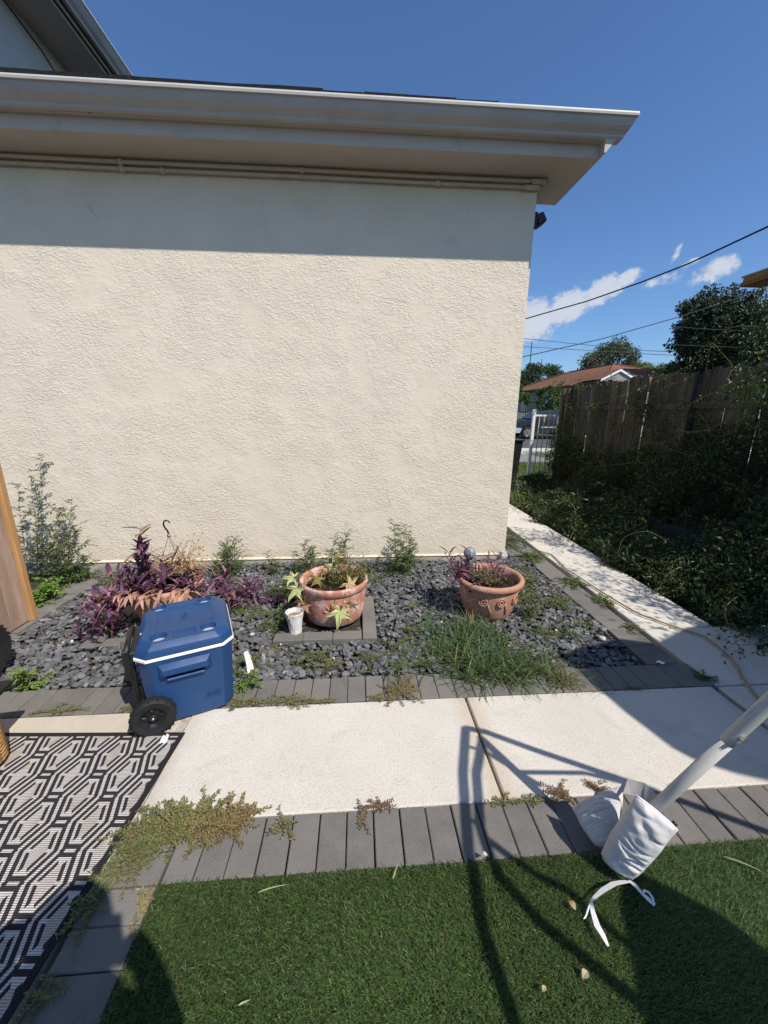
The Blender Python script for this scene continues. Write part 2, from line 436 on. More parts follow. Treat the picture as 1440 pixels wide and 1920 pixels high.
M_wire = plain('grey_wire', (.05, .05, .055), .6, .2)
M_glass = Mat('window_glass', .08, .6); M_glass.base((.02, .025, .03))
M_car = Mat('dark_green_car_paint', .3, .5); M_car.base((.006, .016, .018)); M_car.b.inputs['Coat Weight'].default_value = .6
M_chrome = plain('silver_metal', (.35, .35, .36), .3, .5, .8)
M_silverp = plain('silver_bumper', (.42, .43, .43), .45, .4)
M_roof = plain('brown_tile_roof', (.21, .105, .062), .9, .1, var=.25, scale=3, grime=(1.5, (.13, .07, .045), .5))
_rz = M_roof.xyz(M_roof.world())[2]; M_roof.base(M_roof.mix((_rz * 52.0).sin().step(.2, .9) * .45, M_roof.b.inputs['Base Color'].links[0].from_socket, (.10, .05, .033)))
M_greywall = plain('grey_siding', (.30, .295, .28), .8, .2, var=.06)
M_skin = plain('skin', (.45, .27, .19), .6, .3); M_shirt = plain('dark_shirt', (.03, .035, .05), .9, .1)
M_fabric = plain('beige_fabric', (.45, .42, .38), .9, .1)
M_tan = plain('tan_hose', (.30, .205, .11), .6, .3, var=.25, scale=12)
M_wicker = plain('wicker', (.42, .23, .09), .7, .2, var=.4, scale=60)
M_globe = Mat('speckled_glass_globe', .5, .4); m = M_globe; m.base(m.mix(m.noise(70, 3).step(.45, .6), (.15, .18, .20), (.28, .31, .33)))
# rug: concentric honeycomb print
M_rug = Mat('woven_rug', .95, .1); m = M_rug
u, vv, _ = m.xyz(m.tc.outputs['Object'])
A, B = .22, .0975
def hexd(u0, v0):
    uu = (u - u0) - ((u - u0) / A).round() * A
    w2 = (vv - v0) - ((vv - v0) / (2 * B)).round() * (2 * B)
    return uu, w2
u1, v1 = hexd(0, 0); u2, v2 = hexd(A / 2, B)
def cell(uu, w2):
    return B - w2.abs(), (.0733 - uu.abs() - w2.abs() * .376) * .936
dv1, dd1 = cell(u1, v1); dv2, dd2 = cell(u2, v2)
d1 = dv1.min(dd1); d2 = dv2.min(dd2); first = d1.gt(d2); second = 1.0 - first
d = d1.max(d2)
cu = u1 * first + u2 * second; cv = v1 * first + v2 * second
dv_ = dv1 * first + dv2 * second; dd_ = dd1 * first + dd2 * second
diag = dd_.lt(dv_)
band = lambda lo, hi: d.gt(lo) * d.lt(hi)
gap = cv.abs().lt(.0055)
lightm = diag * dd_.lt(.0062) + band(.0210, .0305) + d.gt(.0430) + band(.0305, .0430) * (1.0 - diag * (1.0 - gap)) + dv_.lt(.0055) * cu.abs().lt(.019)
dark = 1.0 - lightm.clamp()
inner = d.gt(.0430)
edge = (u.abs() * -1.0 + 1.25).min(vv.abs() * -1.0 + 1.0)
ribs = (vv * (2 * math.pi / .0062)).sin() * .5 + .5
weft = (u * (2 * math.pi / .009)).sin() * .5 + .5
light = m.mix(inner * (m.noise(9, 1).step(.42, .58)), (.62, .585, .54), (.56, .485, .42))
light = m.mix(ribs.step(.72, .95) * .75, light, (.16, .145, .14))
light = m.mix(inner * weft.step(.6, .95) * .35, light, (.13, .12, .12))
darkc = m.mix(ribs * weft * .5, (.034, .029, .031), (.085, .074, .074))
c_ = m.mix(dark, light, darkc); c_ = m.mix(edge.lt(.022), c_, (.03, .027, .03))
m.base(m.mix(m.noise(14, 6, .7).step(.6, .8) * .2, c_, (.25, .22, .19))); m.bump(ribs + weft * .4 + m.noise(140, 2), .0025)

# ================================================================== GROUND
Geo().add([(-60, -30, -.07), (90, -30, -.07), (90, 120, -.07), (-60, 120, -.07)], [[0, 1, 2, 3]]).build('ground', M_soil, kind='structure')
def far_grass_sheet():
    m = Mat('lawn_ground', .95, .1)
    m.base(m.ramp(m.noise(3, 6, .7), [(.3, (.045, .060, .022)), (.7, (.10, .115, .045))])); m.bump(m.noise(60, 4), .02); return m
M_lawn = far_grass_sheet()
Geo().add([(1.4, 8.5, -.03), (60, 8.5, -.03), (60, 11.85, -.03), (1.4, 11.85, -.03)], [[0, 1, 2, 3]]).build('front_lawn', M_lawn, kind='structure')
Geo().add([(-40, 25.4, -.03), (80, 25.4, -.03), (80, 110, -.03), (-40, 110, -.03)], [[0, 1, 2, 3]]).build('far_lawn', M_lawn, kind='structure')
Geo().box((4, 13.1, -.045), (60, 2.5, .06)).build('driveway', M_drive, kind='structure')
Geo().box((4, 15.25, -.035), (60, 1.7, .07)).build('sidewalk', M_side, kind='structure')
Geo().box((10, 20.8, -.09), (120, 9.2, .06)).build('road', M_asphalt, kind='structure')
kerb = empty('kerb', kind='structure')
Geo().box((10, 16.15, -.03), (120, .14, .12)).build('kerb_stone', M_side, kerb)
Geo().box((10, 25.45, -.03), (120, .14, .12)).build('kerb_stone', M_side, kerb)
# paving slabs
walk = empty('concrete_walkway', kind='structure')
def slab(x0, x1, y0, y1, mat, parent, dz=0, bev=.006):
    return Geo().box(((x0 + x1) / 2, (y0 + y1) / 2, -.035 + dz), (x1 - x0, y1 - y0, .07), bev=bev).build('slab', mat, parent)
slab(-.858, .566, 1.166, 1.742, M_conc, walk); slab(.578, 1.994, 1.166, 1.742, M_conc, walk)
patio = empty('patio', kind='structure')
slab(-2.3, -.90, .5, 1.742, M_conc_old, patio, -.002); slab(-3.72, -2.312, .5, 1.742, M_conc_old, patio, -.002); slab(-3.72, -.90, -2.4, .488, M_conc_old, patio, -.002)
Geo().box((-.879, 1.33, -.008), (.038, .82, .012), bev=.003).build('joint_sealant', plain('old_joint_sealant', (.40, .35, .29), .9, .1, var=.35, scale=40, bump=(120, .003)), walk)
path = empty('side_path', kind='structure')
ys = [-.6, .55, 1.745, 2.345, 3.55, 4.75, 5.95, 7.15, 8.2]
for i in range(len(ys) - 1):
    x1 = 2.585 if ys[i] > 2 else 3.3
    slab(2.035, x1 - (.012 if x1 > 3 else 0), ys[i] + .005, ys[i + 1] - .005, M_path, path, -.004)
Geo().box((2.2, 1.4, -.055), (.3, 2.8, .03)).build('joint_sand', M_soil, path)

# pavers: every one an object, shared meshes
pav_mesh = []
for k in range(6):
    g = Geo(); g.box((0, 0, -.03), (.0975 - rnd.uniform(0, .002), .1975, .06), bev=.0035)
    o = g.build('paver', M_paver); pav_mesh.append(o.data); bpy.data.objects.remove(o)
def paver(parent, x, y, rz=0, dz=0):
    o = bpy.data.objects.new('paver', rnd.choice(pav_mesh)); COL.objects.link(o); o.parent = parent
    o.location = (x + rnd.uniform(-.001, .001), y + rnd.uniform(-.0015, .0015), rnd.uniform(-.0025, .0015) + dz)
    o.rotation_euler = (R(rnd.uniform(-.4, .4)), R(rnd.uniform(-.5, .5)), rz + R(rnd.uniform(-.35, .35))); return o
b1 = empty('turf_paver_border', kind='structure')
for i in range(37): paver(b1, -.615 + i * .1015 , 1.0625)
for i in range(3): paver(b1, -.77, 1.112 - i * .1, math.pi / 2)
for i in range(3, 16): paver(b1, -.77, 1.112 - i * .1, math.pi / 2)
b2 = empty('bed_front_paver_border', kind='structure')
for i in range(44): paver(b2, -2.32 + i * .1, 1.846)
b3 = empty('bed_side_paver_border', kind='structure')
for i in range(22): paver(b3, 1.882, 2.0 + i * .1, math.pi / 2, -.004)
b4 = empty('bed_left_paver_border', kind='structure')
for i in range(18): paver(b4, -2.47, 2.0 + i * .1, math.pi / 2, rnd.uniform(-.006, .004))
b5 = empty('middle_pot_paver_frame', kind='structure')
for x, y, a in ((-.283, 2.37, 1), (-.083, 2.37, 1), (.072, 2.42, 0), (.072, 2.62, 0), (.072, 2.82, 0), (-.483, 2.37, 1)): paver(b5, x, y, a * math.pi / 2, .012)
b6 = empty('left_pot_paver_frame', kind='structure')
for x, y, a in ((-1.62, 2.38, 1), (-1.42, 2.38, 1), (-1.77, 2.42, 0), (-1.77, 2.62, 0), (-1.77, 2.82, 0)): paver(b6, x, y, a * math.pi / 2, .012)
b7 = empty('stepping_pavers', kind='structure')
for x, y, a in ((1.72, 3.95, .3), (1.86, 4.25, .1), (1.78, 4.6, .5)):
    o = paver(b7, x, y, a, -.002); o.scale = (1.7, 1.1, 1)

# bed: soil, then slate chips lying in it
def bed_h(x, y): return -.018 + .006 * math.sin(7 * x + 3 * y) + .005 * math.sin(11 * y - 4 * x)
g = Geo(); NX, NY = 60, 36; P = []
for j in range(NY + 1):
    for i in range(NX + 1):
        x = -2.37 + 4.15 * i / NX; y = 1.94 + 1.9 * j / NY; P.append((x, y, bed_h(x, y) - .012))
F = [[j * (NX + 1) + i, j * (NX + 1) + i + 1, (j + 1) * (NX + 1) + i + 1, (j + 1) * (NX + 1) + i] for j in range(NY) for i in range(NX)]
g.add(P, F).build('bed_soil', M_soil, kind='structure', smooth=True)
frames = [(-.58, -1 + 1.15, 2.32, 2.93), (-1.83, -1.3, 2.32, 2.93)]
def chips(n, x0, x1, y0, y1, smin, smax, lift=0.0, cols=None):
    g = Geo(); V = []; Fs = []; Cs = []; k = 0
    for _ in range(n):
        x, y = rnd.uniform(x0, x1), rnd.uniform(y0, y1)
        if -.42 < x < .02 and 2.44 < y < 2.92 or -.60 < x < .13 and 2.31 < y < 2.43 or .01 < x < .13 and 2.3 < y < 2.93 or -1.83 < x < -1.3 and 2.33 < y < 2.43 or -1.83 < x < -1.71 and 2.33 < y < 2.93: continue
        s = rnd.uniform(smin, smax) * rnd.uniform(.7, 1.1); t = rnd.uniform(.0035, .009); m_ = rnd.choice((5, 6, 6, 7))
        a0 = rnd.uniform(0, 6.28); tx, ty = rnd.gauss(0, .22), rnd.gauss(0, .22)
        if rnd.random() < .10: tx *= 2.6; ty *= 2.4
        asp = rnd.uniform(.5, .95); ra = rnd.uniform(0, 6.28); ca, sa = math.cos(ra), math.sin(ra)
        zc_ = bed_h(x, y) + rnd.uniform(.0, .022) + lift; pts = []
        for q in range(m_):
            an = a0 + 6.283 * q / m_ + rnd.uniform(-.35, .35); r = s * rnd.uniform(.62, 1.1)
            dx, dy = r * math.cos(an), r * math.sin(an) * asp
            pts.append((dx * ca - dy * sa, dx * sa + dy * ca))
        for zz, sc_ in ((-t, .92), (0, 1.0), (t * .45, .86)):
            for dx, dy in pts: V.append((x + dx * sc_, y + dy * sc_, zc_ + zz + dx * sc_ * tx + dy * sc_ * ty))
        for L_ in (0, 1):
            for q in range(m_):
                w = (q + 1) % m_; Fs.append([k + L_ * m_ + q, k + L_ * m_ + w, k + L_ * m_ + m_ + w, k + L_ * m_ + m_ + q])
        Fs.append([k + 2 * m_ + q for q in range(m_)])
        c = rnd.choice(cols) if cols else (lambda b: (b * .97, b * .985, b * 1.02))(rnd.uniform(.07, .185) * (1.5 if rnd.random() < .07 else 1))
        Cs += [c] * (3 * m_); k += 3 * m_
    return g.add(V, Fs, np.array(Cs))
chips(14500, -2.35, 1.76, 1.955, 3.76, .011, .036).build('slate_chips', M_chip, label='dark grey slate chips covering the planting bed', cat='gravel', kind='stuff')
chips(1500, 1.2, 1.95, 3.8, 5.2, .013, .030).build('slate_chips', M_chip, label='dark slate chips past the wall corner', cat='gravel', kind='stuff')
chips(330, -2.35, 1.7, 1.96, 3.6, .006, .016, .012, [(.42, .40, .37), (.30, .20, .13), (.35, .24, .15), (.5, .48, .45), (.24, .15, .09)]).build('bed_debris', M_debris, label='scattered pale bits and dry leaf scraps on the slate chips', cat='debris', kind='stuff')

# ================================================================== HOUSE
house = empty('house', (0, 3.8, 0), label='cream stucco house wall with painted boxed eave and grey gutter', cat='house')
def hp(g, name, mat, parent=None, **k):                         # geometry given in world coordinates, house origin at y = 3.8
    par = parent or house
    o = g.build(name, mat, par, **k)
    if parent is None: o.location = (0, -3.8, 0)
    return o
WX = 1.57
nx, nz = 2, 2
g = Geo(); g.box(((-9 + WX) / 2, 3.8 + 4, 1.72), (WX + 9, 8, 3.42)); hp(g, 'wall', M_stucco)
g = Geo(); g.box(((-9 + WX) / 2, 3.8 + 3.98, -.03), (WX + 9 - .02, 7.99, .12)); hp(g, 'foundation', M_foundation)
hp(Geo().prism([(3.776, .030), (3.800, .045), (3.81, .045), (3.81, .0301)], 0, -9, WX + .008), 'weep_screed', M_stucco)
# weathered paint splash at the foot of the corner
hp(Geo().lathe([(0, .0), (.055, .0), (.05, .05), (.03, .085), (0, .095)], 9, (WX - .03, 3.775, -.02), wob=.2), 'corner_mortar', M_lip)
# boxed eave
hp(Geo().box((-3.55, 3.643, 3.43), (10.9, .314, .02)), 'soffit', M_trim)
hp(Geo().box((-3.55, 3.480, 3.4745), (10.9, .020, .115)), 'fascia', M_trim)
hp(Geo().box((1.735, 3.985, 3.43), (.328, .37, .0195)), 'soffit', M_trim)
hp(Geo().box((1.7, 4.166, 3.52), (.40, .02, .2)), 'fascia', M_trim)
hp(Geo().prism([(1.9001, 3.419), (1.915, 3.419), (1.99, 3.52), (1.99, 3.60), (1.9001, 3.60)], 1, 3.40, 4.178), 'rake_board', M_trim)
hp(Geo().prism([(3.4701, 3.503), (3.4701, 3.60), (3.43, 3.60), (3.43, 3.5031)], 0, -9, 1.8999), 'crown_board', M_trim)
# gutter, K profile
kp = [(3.468, 3.606), (3.468, 3.507), (3.400, 3.507), (3.392, 3.514), (3.389, 3.528), (3.377, 3.540), (3.362, 3.548), (3.348, 3.562), (3.337, 3.585), (3.331, 3.609)]
hp(Geo().prism(kp, 0, -9, 2.03), 'gutter', M_gutter)
ge = Geo(); n = len(kp)
Pq = [(2.0301, y, z) for y, z in kp] + [(2.0301 + max(0, (z - 3.507)) * .55, y, z) for y, z in kp]
ge.add(Pq, [[i, (i + 1) % n, n + (i + 1) % n, n + i] for i in range(n)] + [list(range(n))[::-1], list(range(n, 2 * n))]); hp(ge, 'gutter_end_cap', M_gutter)
hp(Geo().prism([(3.318, 3.6085), (3.332, 3.6085), (3.334, 3.625), (3.470, 3.632), (3.470, 3.64), (3.321, 3.634), (3.316, 3.622)], 0, -9, 2.088), 'gutter_lip', M_lip)
for xs_ in (-5.2, -.62): hp(Geo().prism([(y - .0022 if y < 3.46 else y, z - (.0022 if z < 3.52 else 0)) for y, z in kp], 0, xs_, xs_ + .035), 'gutter_seam', M_gutter)
hp(Geo().lathe([(0, -.004), (.007, -.002), (.006, .002), (0, .002)], 8, (-1.83, 3.43, 3.506)), 'drip_hole', M_black)
# roof plane with shingle courses
roof = hp(Geo().prism([(3.44, 3.630), (7.8, 5.30), (12.2, 3.63), (12.2, 3.56), (7.8, 5.2), (3.44, 3.56)], 0, -9, 1.9), 'roof', M_shingle)
x = -8.6
while x < 1.0:
    w = min(rnd.uniform(.28, .34), 1.085 - x); h0 = rnd.uniform(.000, .003); y0 = 3.343 + rnd.uniform(-.003, .004)
    t = .014 + .018 * max(0, min(1, (1.2 - x) / 3.2)) + rnd.uniform(0, .002) 
    g = Geo(); dz = -.010 * (x + 3) / 4
    a_, b_ = rnd.uniform(-.003, .004), rnd.uniform(-.003, .004)
    P = []
    for xx, e_ in ((x, a_), (x + w - .004, b_)):
        P += [(xx, y0, 3.641 + h0 + e_ + dz * .3), (xx, 3.75, 3.80 + h0), (xx, 3.75, 3.80 + h0 + t), (xx, y0, 3.641 + h0 + e_ + t + dz * .3)]
    g.add(P, [[0, 1, 2, 3][::-1], [4, 5, 6, 7], [0, 4, 5, 1], [1, 5, 6, 2], [2, 6, 7, 3], [3, 7, 4, 0]])
    o = g.build('shingle', M_shingle, roof); x += w
# raised wing behind, its eave running towards us
wing = hp(Geo().box((-6.2, 9.0, 4.95), (5.7, 9.6, 2.4)), 'wing_wall', M_wingwall)
ex = -2.74
hp(Geo().box((-3.11, 9.0, 5.365), (.5, 9.9, .02)), 'wing_soffit', M_trim, wing)
hp(Geo().box((-2.89, 9.0, 5.40), (.022, 9.9, .09)), 'wing_fascia', M_trim, wing)
hp(Geo().tube([(-2.915, 4.05, 5.352), (-2.915, 13.95, 5.352)], .018, 6), 'wing_molding', M_lip, wing)
hp(Geo().prism([(-2.85, 5.40), (-2.80, 5.385), (-2.795, 5.41), (-2.765, 5.44), (-2.735, 5.50), (-2.735, 5.515), (-2.85, 5.515)], 1, 4.05, 13.95), 'wing_gutter', M_gutter, wing)
hp(Geo().box((-2.735, 9.0, 5.522), (.02, 9.9, .014)), 'wing_gutter_lip', M_lip, wing)
hp(Geo().prism([(-2.76, 5.531), (-6.2, 7.1), (-9.4, 5.531)], 1, 4.0, 14.0), 'wing_roof', M_shingle, wing)
hp(Geo().tube([(-3.335, 4.4, 5.35), (-3.34, 5.0, 5.33), (-3.338, 5.5, 5.25), (-3.336, 5.75, 5.16), (-3.2, 6.0, 5.12), (-3.1, 6.5, 4.97), (-2.9, 6.9, 4.75)], .006, 5), 'cable', M_cable, wing)
hp(Geo().prism([(-3.62, 3.66), (-2.83, 3.66), (-2.9, 3.76), (-3.55, 4.2)], 1, 3.55, 3.57), 'flashing', M_lip)
# conduits under the soffit
def conduit(y, z, x1, r, col, name='conduit'):
    pts = [(-9, y, z + .012), (-5, y, z + .004), (-3, y, z + .006), (-1.8, y, z), (-.5, y, z + .003), (.6, y, z - .002), (x1 - .16, y, z), (x1 - .06, y, z + .001)]
    c = hp(Geo().tube(pts, r, 10), name, M_trim, smooth=True)
    return c
c1 = conduit(3.757, 3.392, 1.60, .0145, 0)
c2 = conduit(3.768, 3.352, 1.55, .0135, 0)
for c, y, z, xs_ in ((c1, 3.757, 3.392, (-1.83, -.42)), (c2, 3.768, 3.352, (-1.83, -1.52, .7))):
    for xx in xs_: Geo().lathe([(.0146, -.018), (.021, -.018), (.0225, 0), (.021, .018), (.0146, .018)], 12, (xx, y, z), axis='x').build('coupling', M_trim, c, smooth=True)
Geo().tube([(1.50, 3.757, 3.392), (1.57, 3.757, 3.392), (1.61, 3.762, 3.397), (1.625, 3.79, 3.40), (1.63, 3.85, 3.40)], [.021, .021, .023, .023, .02], 10).build('elbow', M_trim, c1, smooth=True)
Geo().tube([(1.44, 3.768, 3.352), (1.52, 3.768, 3.352), (1.56, 3.773, 3.356), (1.585, 3.80, 3.36), (1.585, 3.86, 3.36)], [.020, .020, .022, .022, .02], 10).build('elbow', M_trim, c2, smooth=True)
Geo().box((-1.83, 3.775, 3.372), (.02, .045, .085), bev=.003).build('clamp', M_trim, c1)
# flood light on the side wall
fl = empty('flood_light', (1.57, 3.86, 3.14), label='small black flood light fixed to the side wall below the eave', cat='light')
Geo().box((.018, 0, .0), (.034, .1, .12), bev=.006).build('back_plate', M_black, fl)
Geo().box((.065, 0, .01), (.075, .12, .085), rot=Matrix.Rotation(R(-32), 3, 'Y'), bev=.01).build('lamp_head', M_black, fl)
Geo().tube([(.08, 0, .045), (.112, 0, .03)], .012, 8).build('sensor', M_black, fl)

# ================================================================== LEFT BOARD FENCE
lf = empty('board_fence', (-2.42, 2.0, 0), label='brown cedar board fence with an orange end post at the left edge', cat='fence')
yy = 2.70
for i in range(11):
    w = .138
    Geo().box((0, yy - w / 2 - 2.0, 1.035), (.018, w - .002, 2.05), bev=.002).build('board', M_cedar, lf); yy -= .1385
Geo().box((-.012, .732, 1.03), (.088, .045, 2.06), bev=.004).build('post', M_pine, lf)
for zz in (.35, 1.75): Geo().box((-.03, .0, zz), (.038, 1.4, .088), bev=.003).build('rail', M_pine, lf)

# ================================================================== RUG
rug = Geo(); nU, nV = 60, 60; P = []
for j in range(nV + 1):
    for i in range(nU + 1):
        x, y = -1.25 + 2.5 * i / nU, -1.0 + 2.0 * j / nV
        P.append((x, y, .006 + .0015 * math.sin(5 * x + 2 * y) + .001 * math.sin(9 * y)))
F = [[j * (nU + 1) + i, j * (nU + 1) + i + 1, (j + 1) * (nU + 1) + i + 1, (j + 1) * (nU + 1) + i] for j in range(nV) for i in range(nU)]
ro = rug.add(P, F).build('outdoor_rug', M_rug, label='black and cream woven rug with interlocking hexagon lines on the patio', cat='rug')
ra = R(-3.6); cx, sx = math.cos(ra), math.sin(ra)
ro.location = (-.965 - 1.25 * cx - 1.0 * -(-sx) * 1.0, 1.583 - 1.25 * sx - 1.0 * cx, 0); ro.rotation_euler = (0, 0, ra)
# thickness of the rug edge
modified(ro, ('SOLIDIFY', dict(thickness=.005, offset=-1)))

# ================================================================== COOLER
def cooler():
    th = R(22.5); O = (-1.024, 1.584, 0)
    root = empty('wheeled_cooler', O, th, label='blue wheeled cooler with white rim line and black wheels beside the slate bed', cat='cooler')
    W, Dp = .43, .47
    def ring(ix, iy, c, z):                     # chamfered rectangle
        return [(ix + c, iy, z), (W - ix - c, iy, z), (W - ix, iy + c, z), (W - ix, Dp - iy - c, z), (W - ix - c, Dp - iy, z), (ix + c, Dp - iy, z), (ix, Dp - iy - c, z), (ix, iy + c, z)]
    def loft(rings):
        P = sum(rings, []); n = len(rings[0]); F = [[k * n + i, k * n + (i + 1) % n, (k + 1) * n + (i + 1) % n, (k + 1) * n + i] for k in range(len(rings) - 1) for i in range(n)]
        return Geo().add(P, F + [list(range(n))[::-1], [(len(rings) - 1) * n + i for i in range(n)]])
    body = loft([ring(.034, .026, .040, .012), ring(.026, .018, .046, .024), ring(.008, .006, .05, .34), ring(.004, .003, .05, .375)]).build('body', M_blue, root)
    # wheel arches and handle pockets
    cs = []
    for y0, y1 in ((-.05, .075), (Dp - .075, Dp + .05)):
        cs.append(Geo().lathe([(0, y0), (.112, y0), (.112, y1), (0, y1)], 40, (.045, 0, .095), axis='y').build('cutter', M_blue, root))
    cs.append(Geo().prism([(.105, .285), (.12, .262), (.285, .262), (.30, .285), (.30, .298), (.105, .298)], 1, -.06, .045).build('cutter', M_blue, root))
    # prism on axis 1 takes (x, z) pairs
    cut(body, cs); modified(body, ('BEVEL', dict(width=.005, segments=2, limit_method='ANGLE', angle_limit=R(25)))); autosmooth(body, 40)
    # handle hood that stands proud of the front
    P = [(.085, .004, .345), (.325, .004, .345), (.315, .004, .262), (.095, .004, .262),
         (.110, -.024, .335), (.300, -.024, .335), (.290, -.026, .300), (.120, -.026, .300)]
    hood = Geo()
    hood.add([(.090, .006, .350), (.320, .006, .350), (.300, -.024, .332), (.110, -.024, .332), (.108, -.026, .300), (.302, -.026, .300), (.300, -.010, .2985), (.110, -.010, .2985), (.088, .006, .272), (.322, .006, .272)],
             [[0, 3, 2, 1], [3, 4, 5, 2], [4, 7, 6, 5], [0, 8, 4, 3], [1, 2, 5, 9], [7, 8, 0], [6, 1, 9], [4, 8, 7], [5, 6, 9]])
    ho = hood.build('side_handle', M_blue, root); modified(ho, ('BEVEL', dict(width=.004, segments=2, limit_method='ANGLE', angle_limit=R(20)))); autosmooth(ho, 45)
    Geo().box((.205, -.002, .268), (.165, .02, .012), bev=.003).build('handle_sill', M_blue, root)
    # rim line and lid
    rim = loft([ring(.001, .000, .05, .3755), ring(-.003, -.004, .05, .378), ring(-.003, -.004, .05, .388), ring(.001, .000, .05, .3905)]).build('rim', M_white, root)
    lid = loft([ring(.002, .001, .05, .391), ring(.000, -.001, .05, .398), ring(.010, .006, .052, .428), ring(.032, .030, .050, .451), ring(.036, .034, .050, .4535)]).build('lid', M_blue, root)
    cs = []
    holes = [(.105, .083), (.322, .083), (.088, .405), (.315, .405)]
    for hx, hy in holes: cs.append(Geo().lathe([(0, .424), (.036, .424), (.039, .47), (0, .47)], 36, (hx, hy, 0)).build('cutter', M_blue, root))
    cs.append(Geo().prism([(.090, .128), (.345, .128), (.345, .36), (.28, .36), (.265, .385), (.150, .385), (.135, .36), (.090, .36)], 2, .4490, .47).build('cutter', M_blue, root))
    cs.append(Geo().box((.013, .22, .44), (.05, .11, .1)).build('cutter', M_blue, root))
    cs.append(Geo().prism([(.165, .055), (.27, .055), (.26, .112), (.175, .112)], 2, .4490, .47).build('cutter', M_blue, root))
    cut(lid, cs); modified(lid, ('BEVEL', dict(width=.0022, segments=2, limit_method='ANGLE', angle_limit=R(28)))); autosmooth(lid, 40)
    for hx, hy in holes: Geo().lathe([(0, .4255), (.0352, .4255)], 32, (hx, hy, 0)).build('cup_insert', M_greyplastic, lid)
    # embossed lettering
    def text(s, size, loc, rot, ext, parent, sx=1.0):
        cu = bpy.data.curves.new('lettering', 'FONT'); cu.body = s; cu.size = size; cu.extrude = ext; cu.align_x = 'CENTER'; cu.align_y = 'CENTER'
        t = bpy.data.objects.new('lettering', cu); COL.objects.link(t); bpy.context.view_layer.update()
        me = bpy.data.meshes.new_from_object(t); bpy.data.objects.remove(t)
        o = bpy.data.objects.new('lettering', me); COL.objects.link(o); me.materials.append(M_blue.m); o.parent = parent; o.location = loc; o.rotation_euler = rot; o.scale = (sx, 1, 1); return o
    g = Geo()
    for a_, b_ in (((.198, .215), (.198, .302)), ((.232, .215), (.232, .302)), ((.198, .215), (.232, .215)), ((.198, .302), (.232, .302))): g.tube([(a_[0], a_[1], .4496), (b_[0], b_[1], .4496)], .0020, 6)
    bd = g.build('badge', M_blue, lid)
    text('Coleman', .021, (.215, .2585, .4496), (0, 0, math.pi / 2), .0022, bd)
    g = Geo()
    for zz, x0, x1 in ((.128, .285, .345), (.098, .275, .345), (.092, .262, .335)): g.tube([(x0, .0135 - (zz - .1) * .05 - .001, zz), (x1, .0135 - (zz - .1) * .05 - .001, zz)], .0017, 6)
    bd2 = g.build('front_badge', M_blue, root)
    text('XTREME', .019, (.315, .0125, .113), (R(93), 0, 0), .0015, bd2, .95)
    # wheels
    for y, s_ in ((-.030, 1), (Dp - .02, -1)):
        w = Geo().lathe([(.060, .004), (.084, 0), (.093, .006), (.096, .014), (.096, .036), (.092, .044), (.06, .046), (.06, .004)], 44, (.045, y, .096), axis='y').build('wheel', M_rubber, root, smooth=True)
        autosmooth(w, 40)
        g = Geo()
        for k in range(30):
            t = 2 * math.pi * k / 30
            rm = np.array(Matrix.Rotation(-t, 3, 'Y'))
            g.box(np.array([.045, y + .012 + (k % 2) * .020, .096]) + rm @ np.array([.0955, 0, 0]), (.006, .018, .011), rot=rm)
        g.build('tread', M_rubber, w)
        yo = y if s_ > 0 else y + .046
        g = Geo().lathe([(0, .001), (.012, .001), (.018, .005), (.020, .012), (.036, .016), (.046, .010), (.052, .006), (.0598, .005), (.0598, .03), (0, .03)], 36, (.045, y, .096), axis='y')
        hub = g.build('hub', M_black, w, smooth=True); autosmooth(hub, 30)
        for k in range(5):
            t = 2 * math.pi * k / 5 + .3; rm = np.array(Matrix.Rotation(-t, 3, 'Y'))
            Geo().box(np.array([.045, y + .008, .096]) + rm @ np.array([.038, 0, 0]), (.020, .012, .013), rot=rm, bev=.002).build('spoke', M_black, w)
        Geo().lathe([(0, -.003), (.007, -.002), (.008, .003), (0, .003)], 14, (.045, y, .096), axis='y').build('axle_bolt', M_steel, w, smooth=True)
    # telescopic handle on the wheel side
    h = Geo()
    for y in (.11, .34): h.box((-.022, y, .225), (.022, .030, .33), bev=.003)
    h.box((-.010, .225, .38), (.03, .27, .03), bev=.004); h.box((-.010, .225, .09), (.03, .27, .04), bev=.004)
    hh = h.build('pull_handle', M_black, root)
    Geo().box((-.038, .11, .33), (.030, .040, .16), bev=.005).build('handle_latch', M_black, hh)
    Geo().tube([(-.035, .10, .40), (-.035, .20, .408), (-.035, .34, .40)], .013, 8).build('grip', M_black, hh, smooth=True)
    Geo().tube([(-.028, .105, .38), (-.03, .105, .10), (.0, .10, .05)], .008, 6).build('rod', M_black, hh)
cooler()

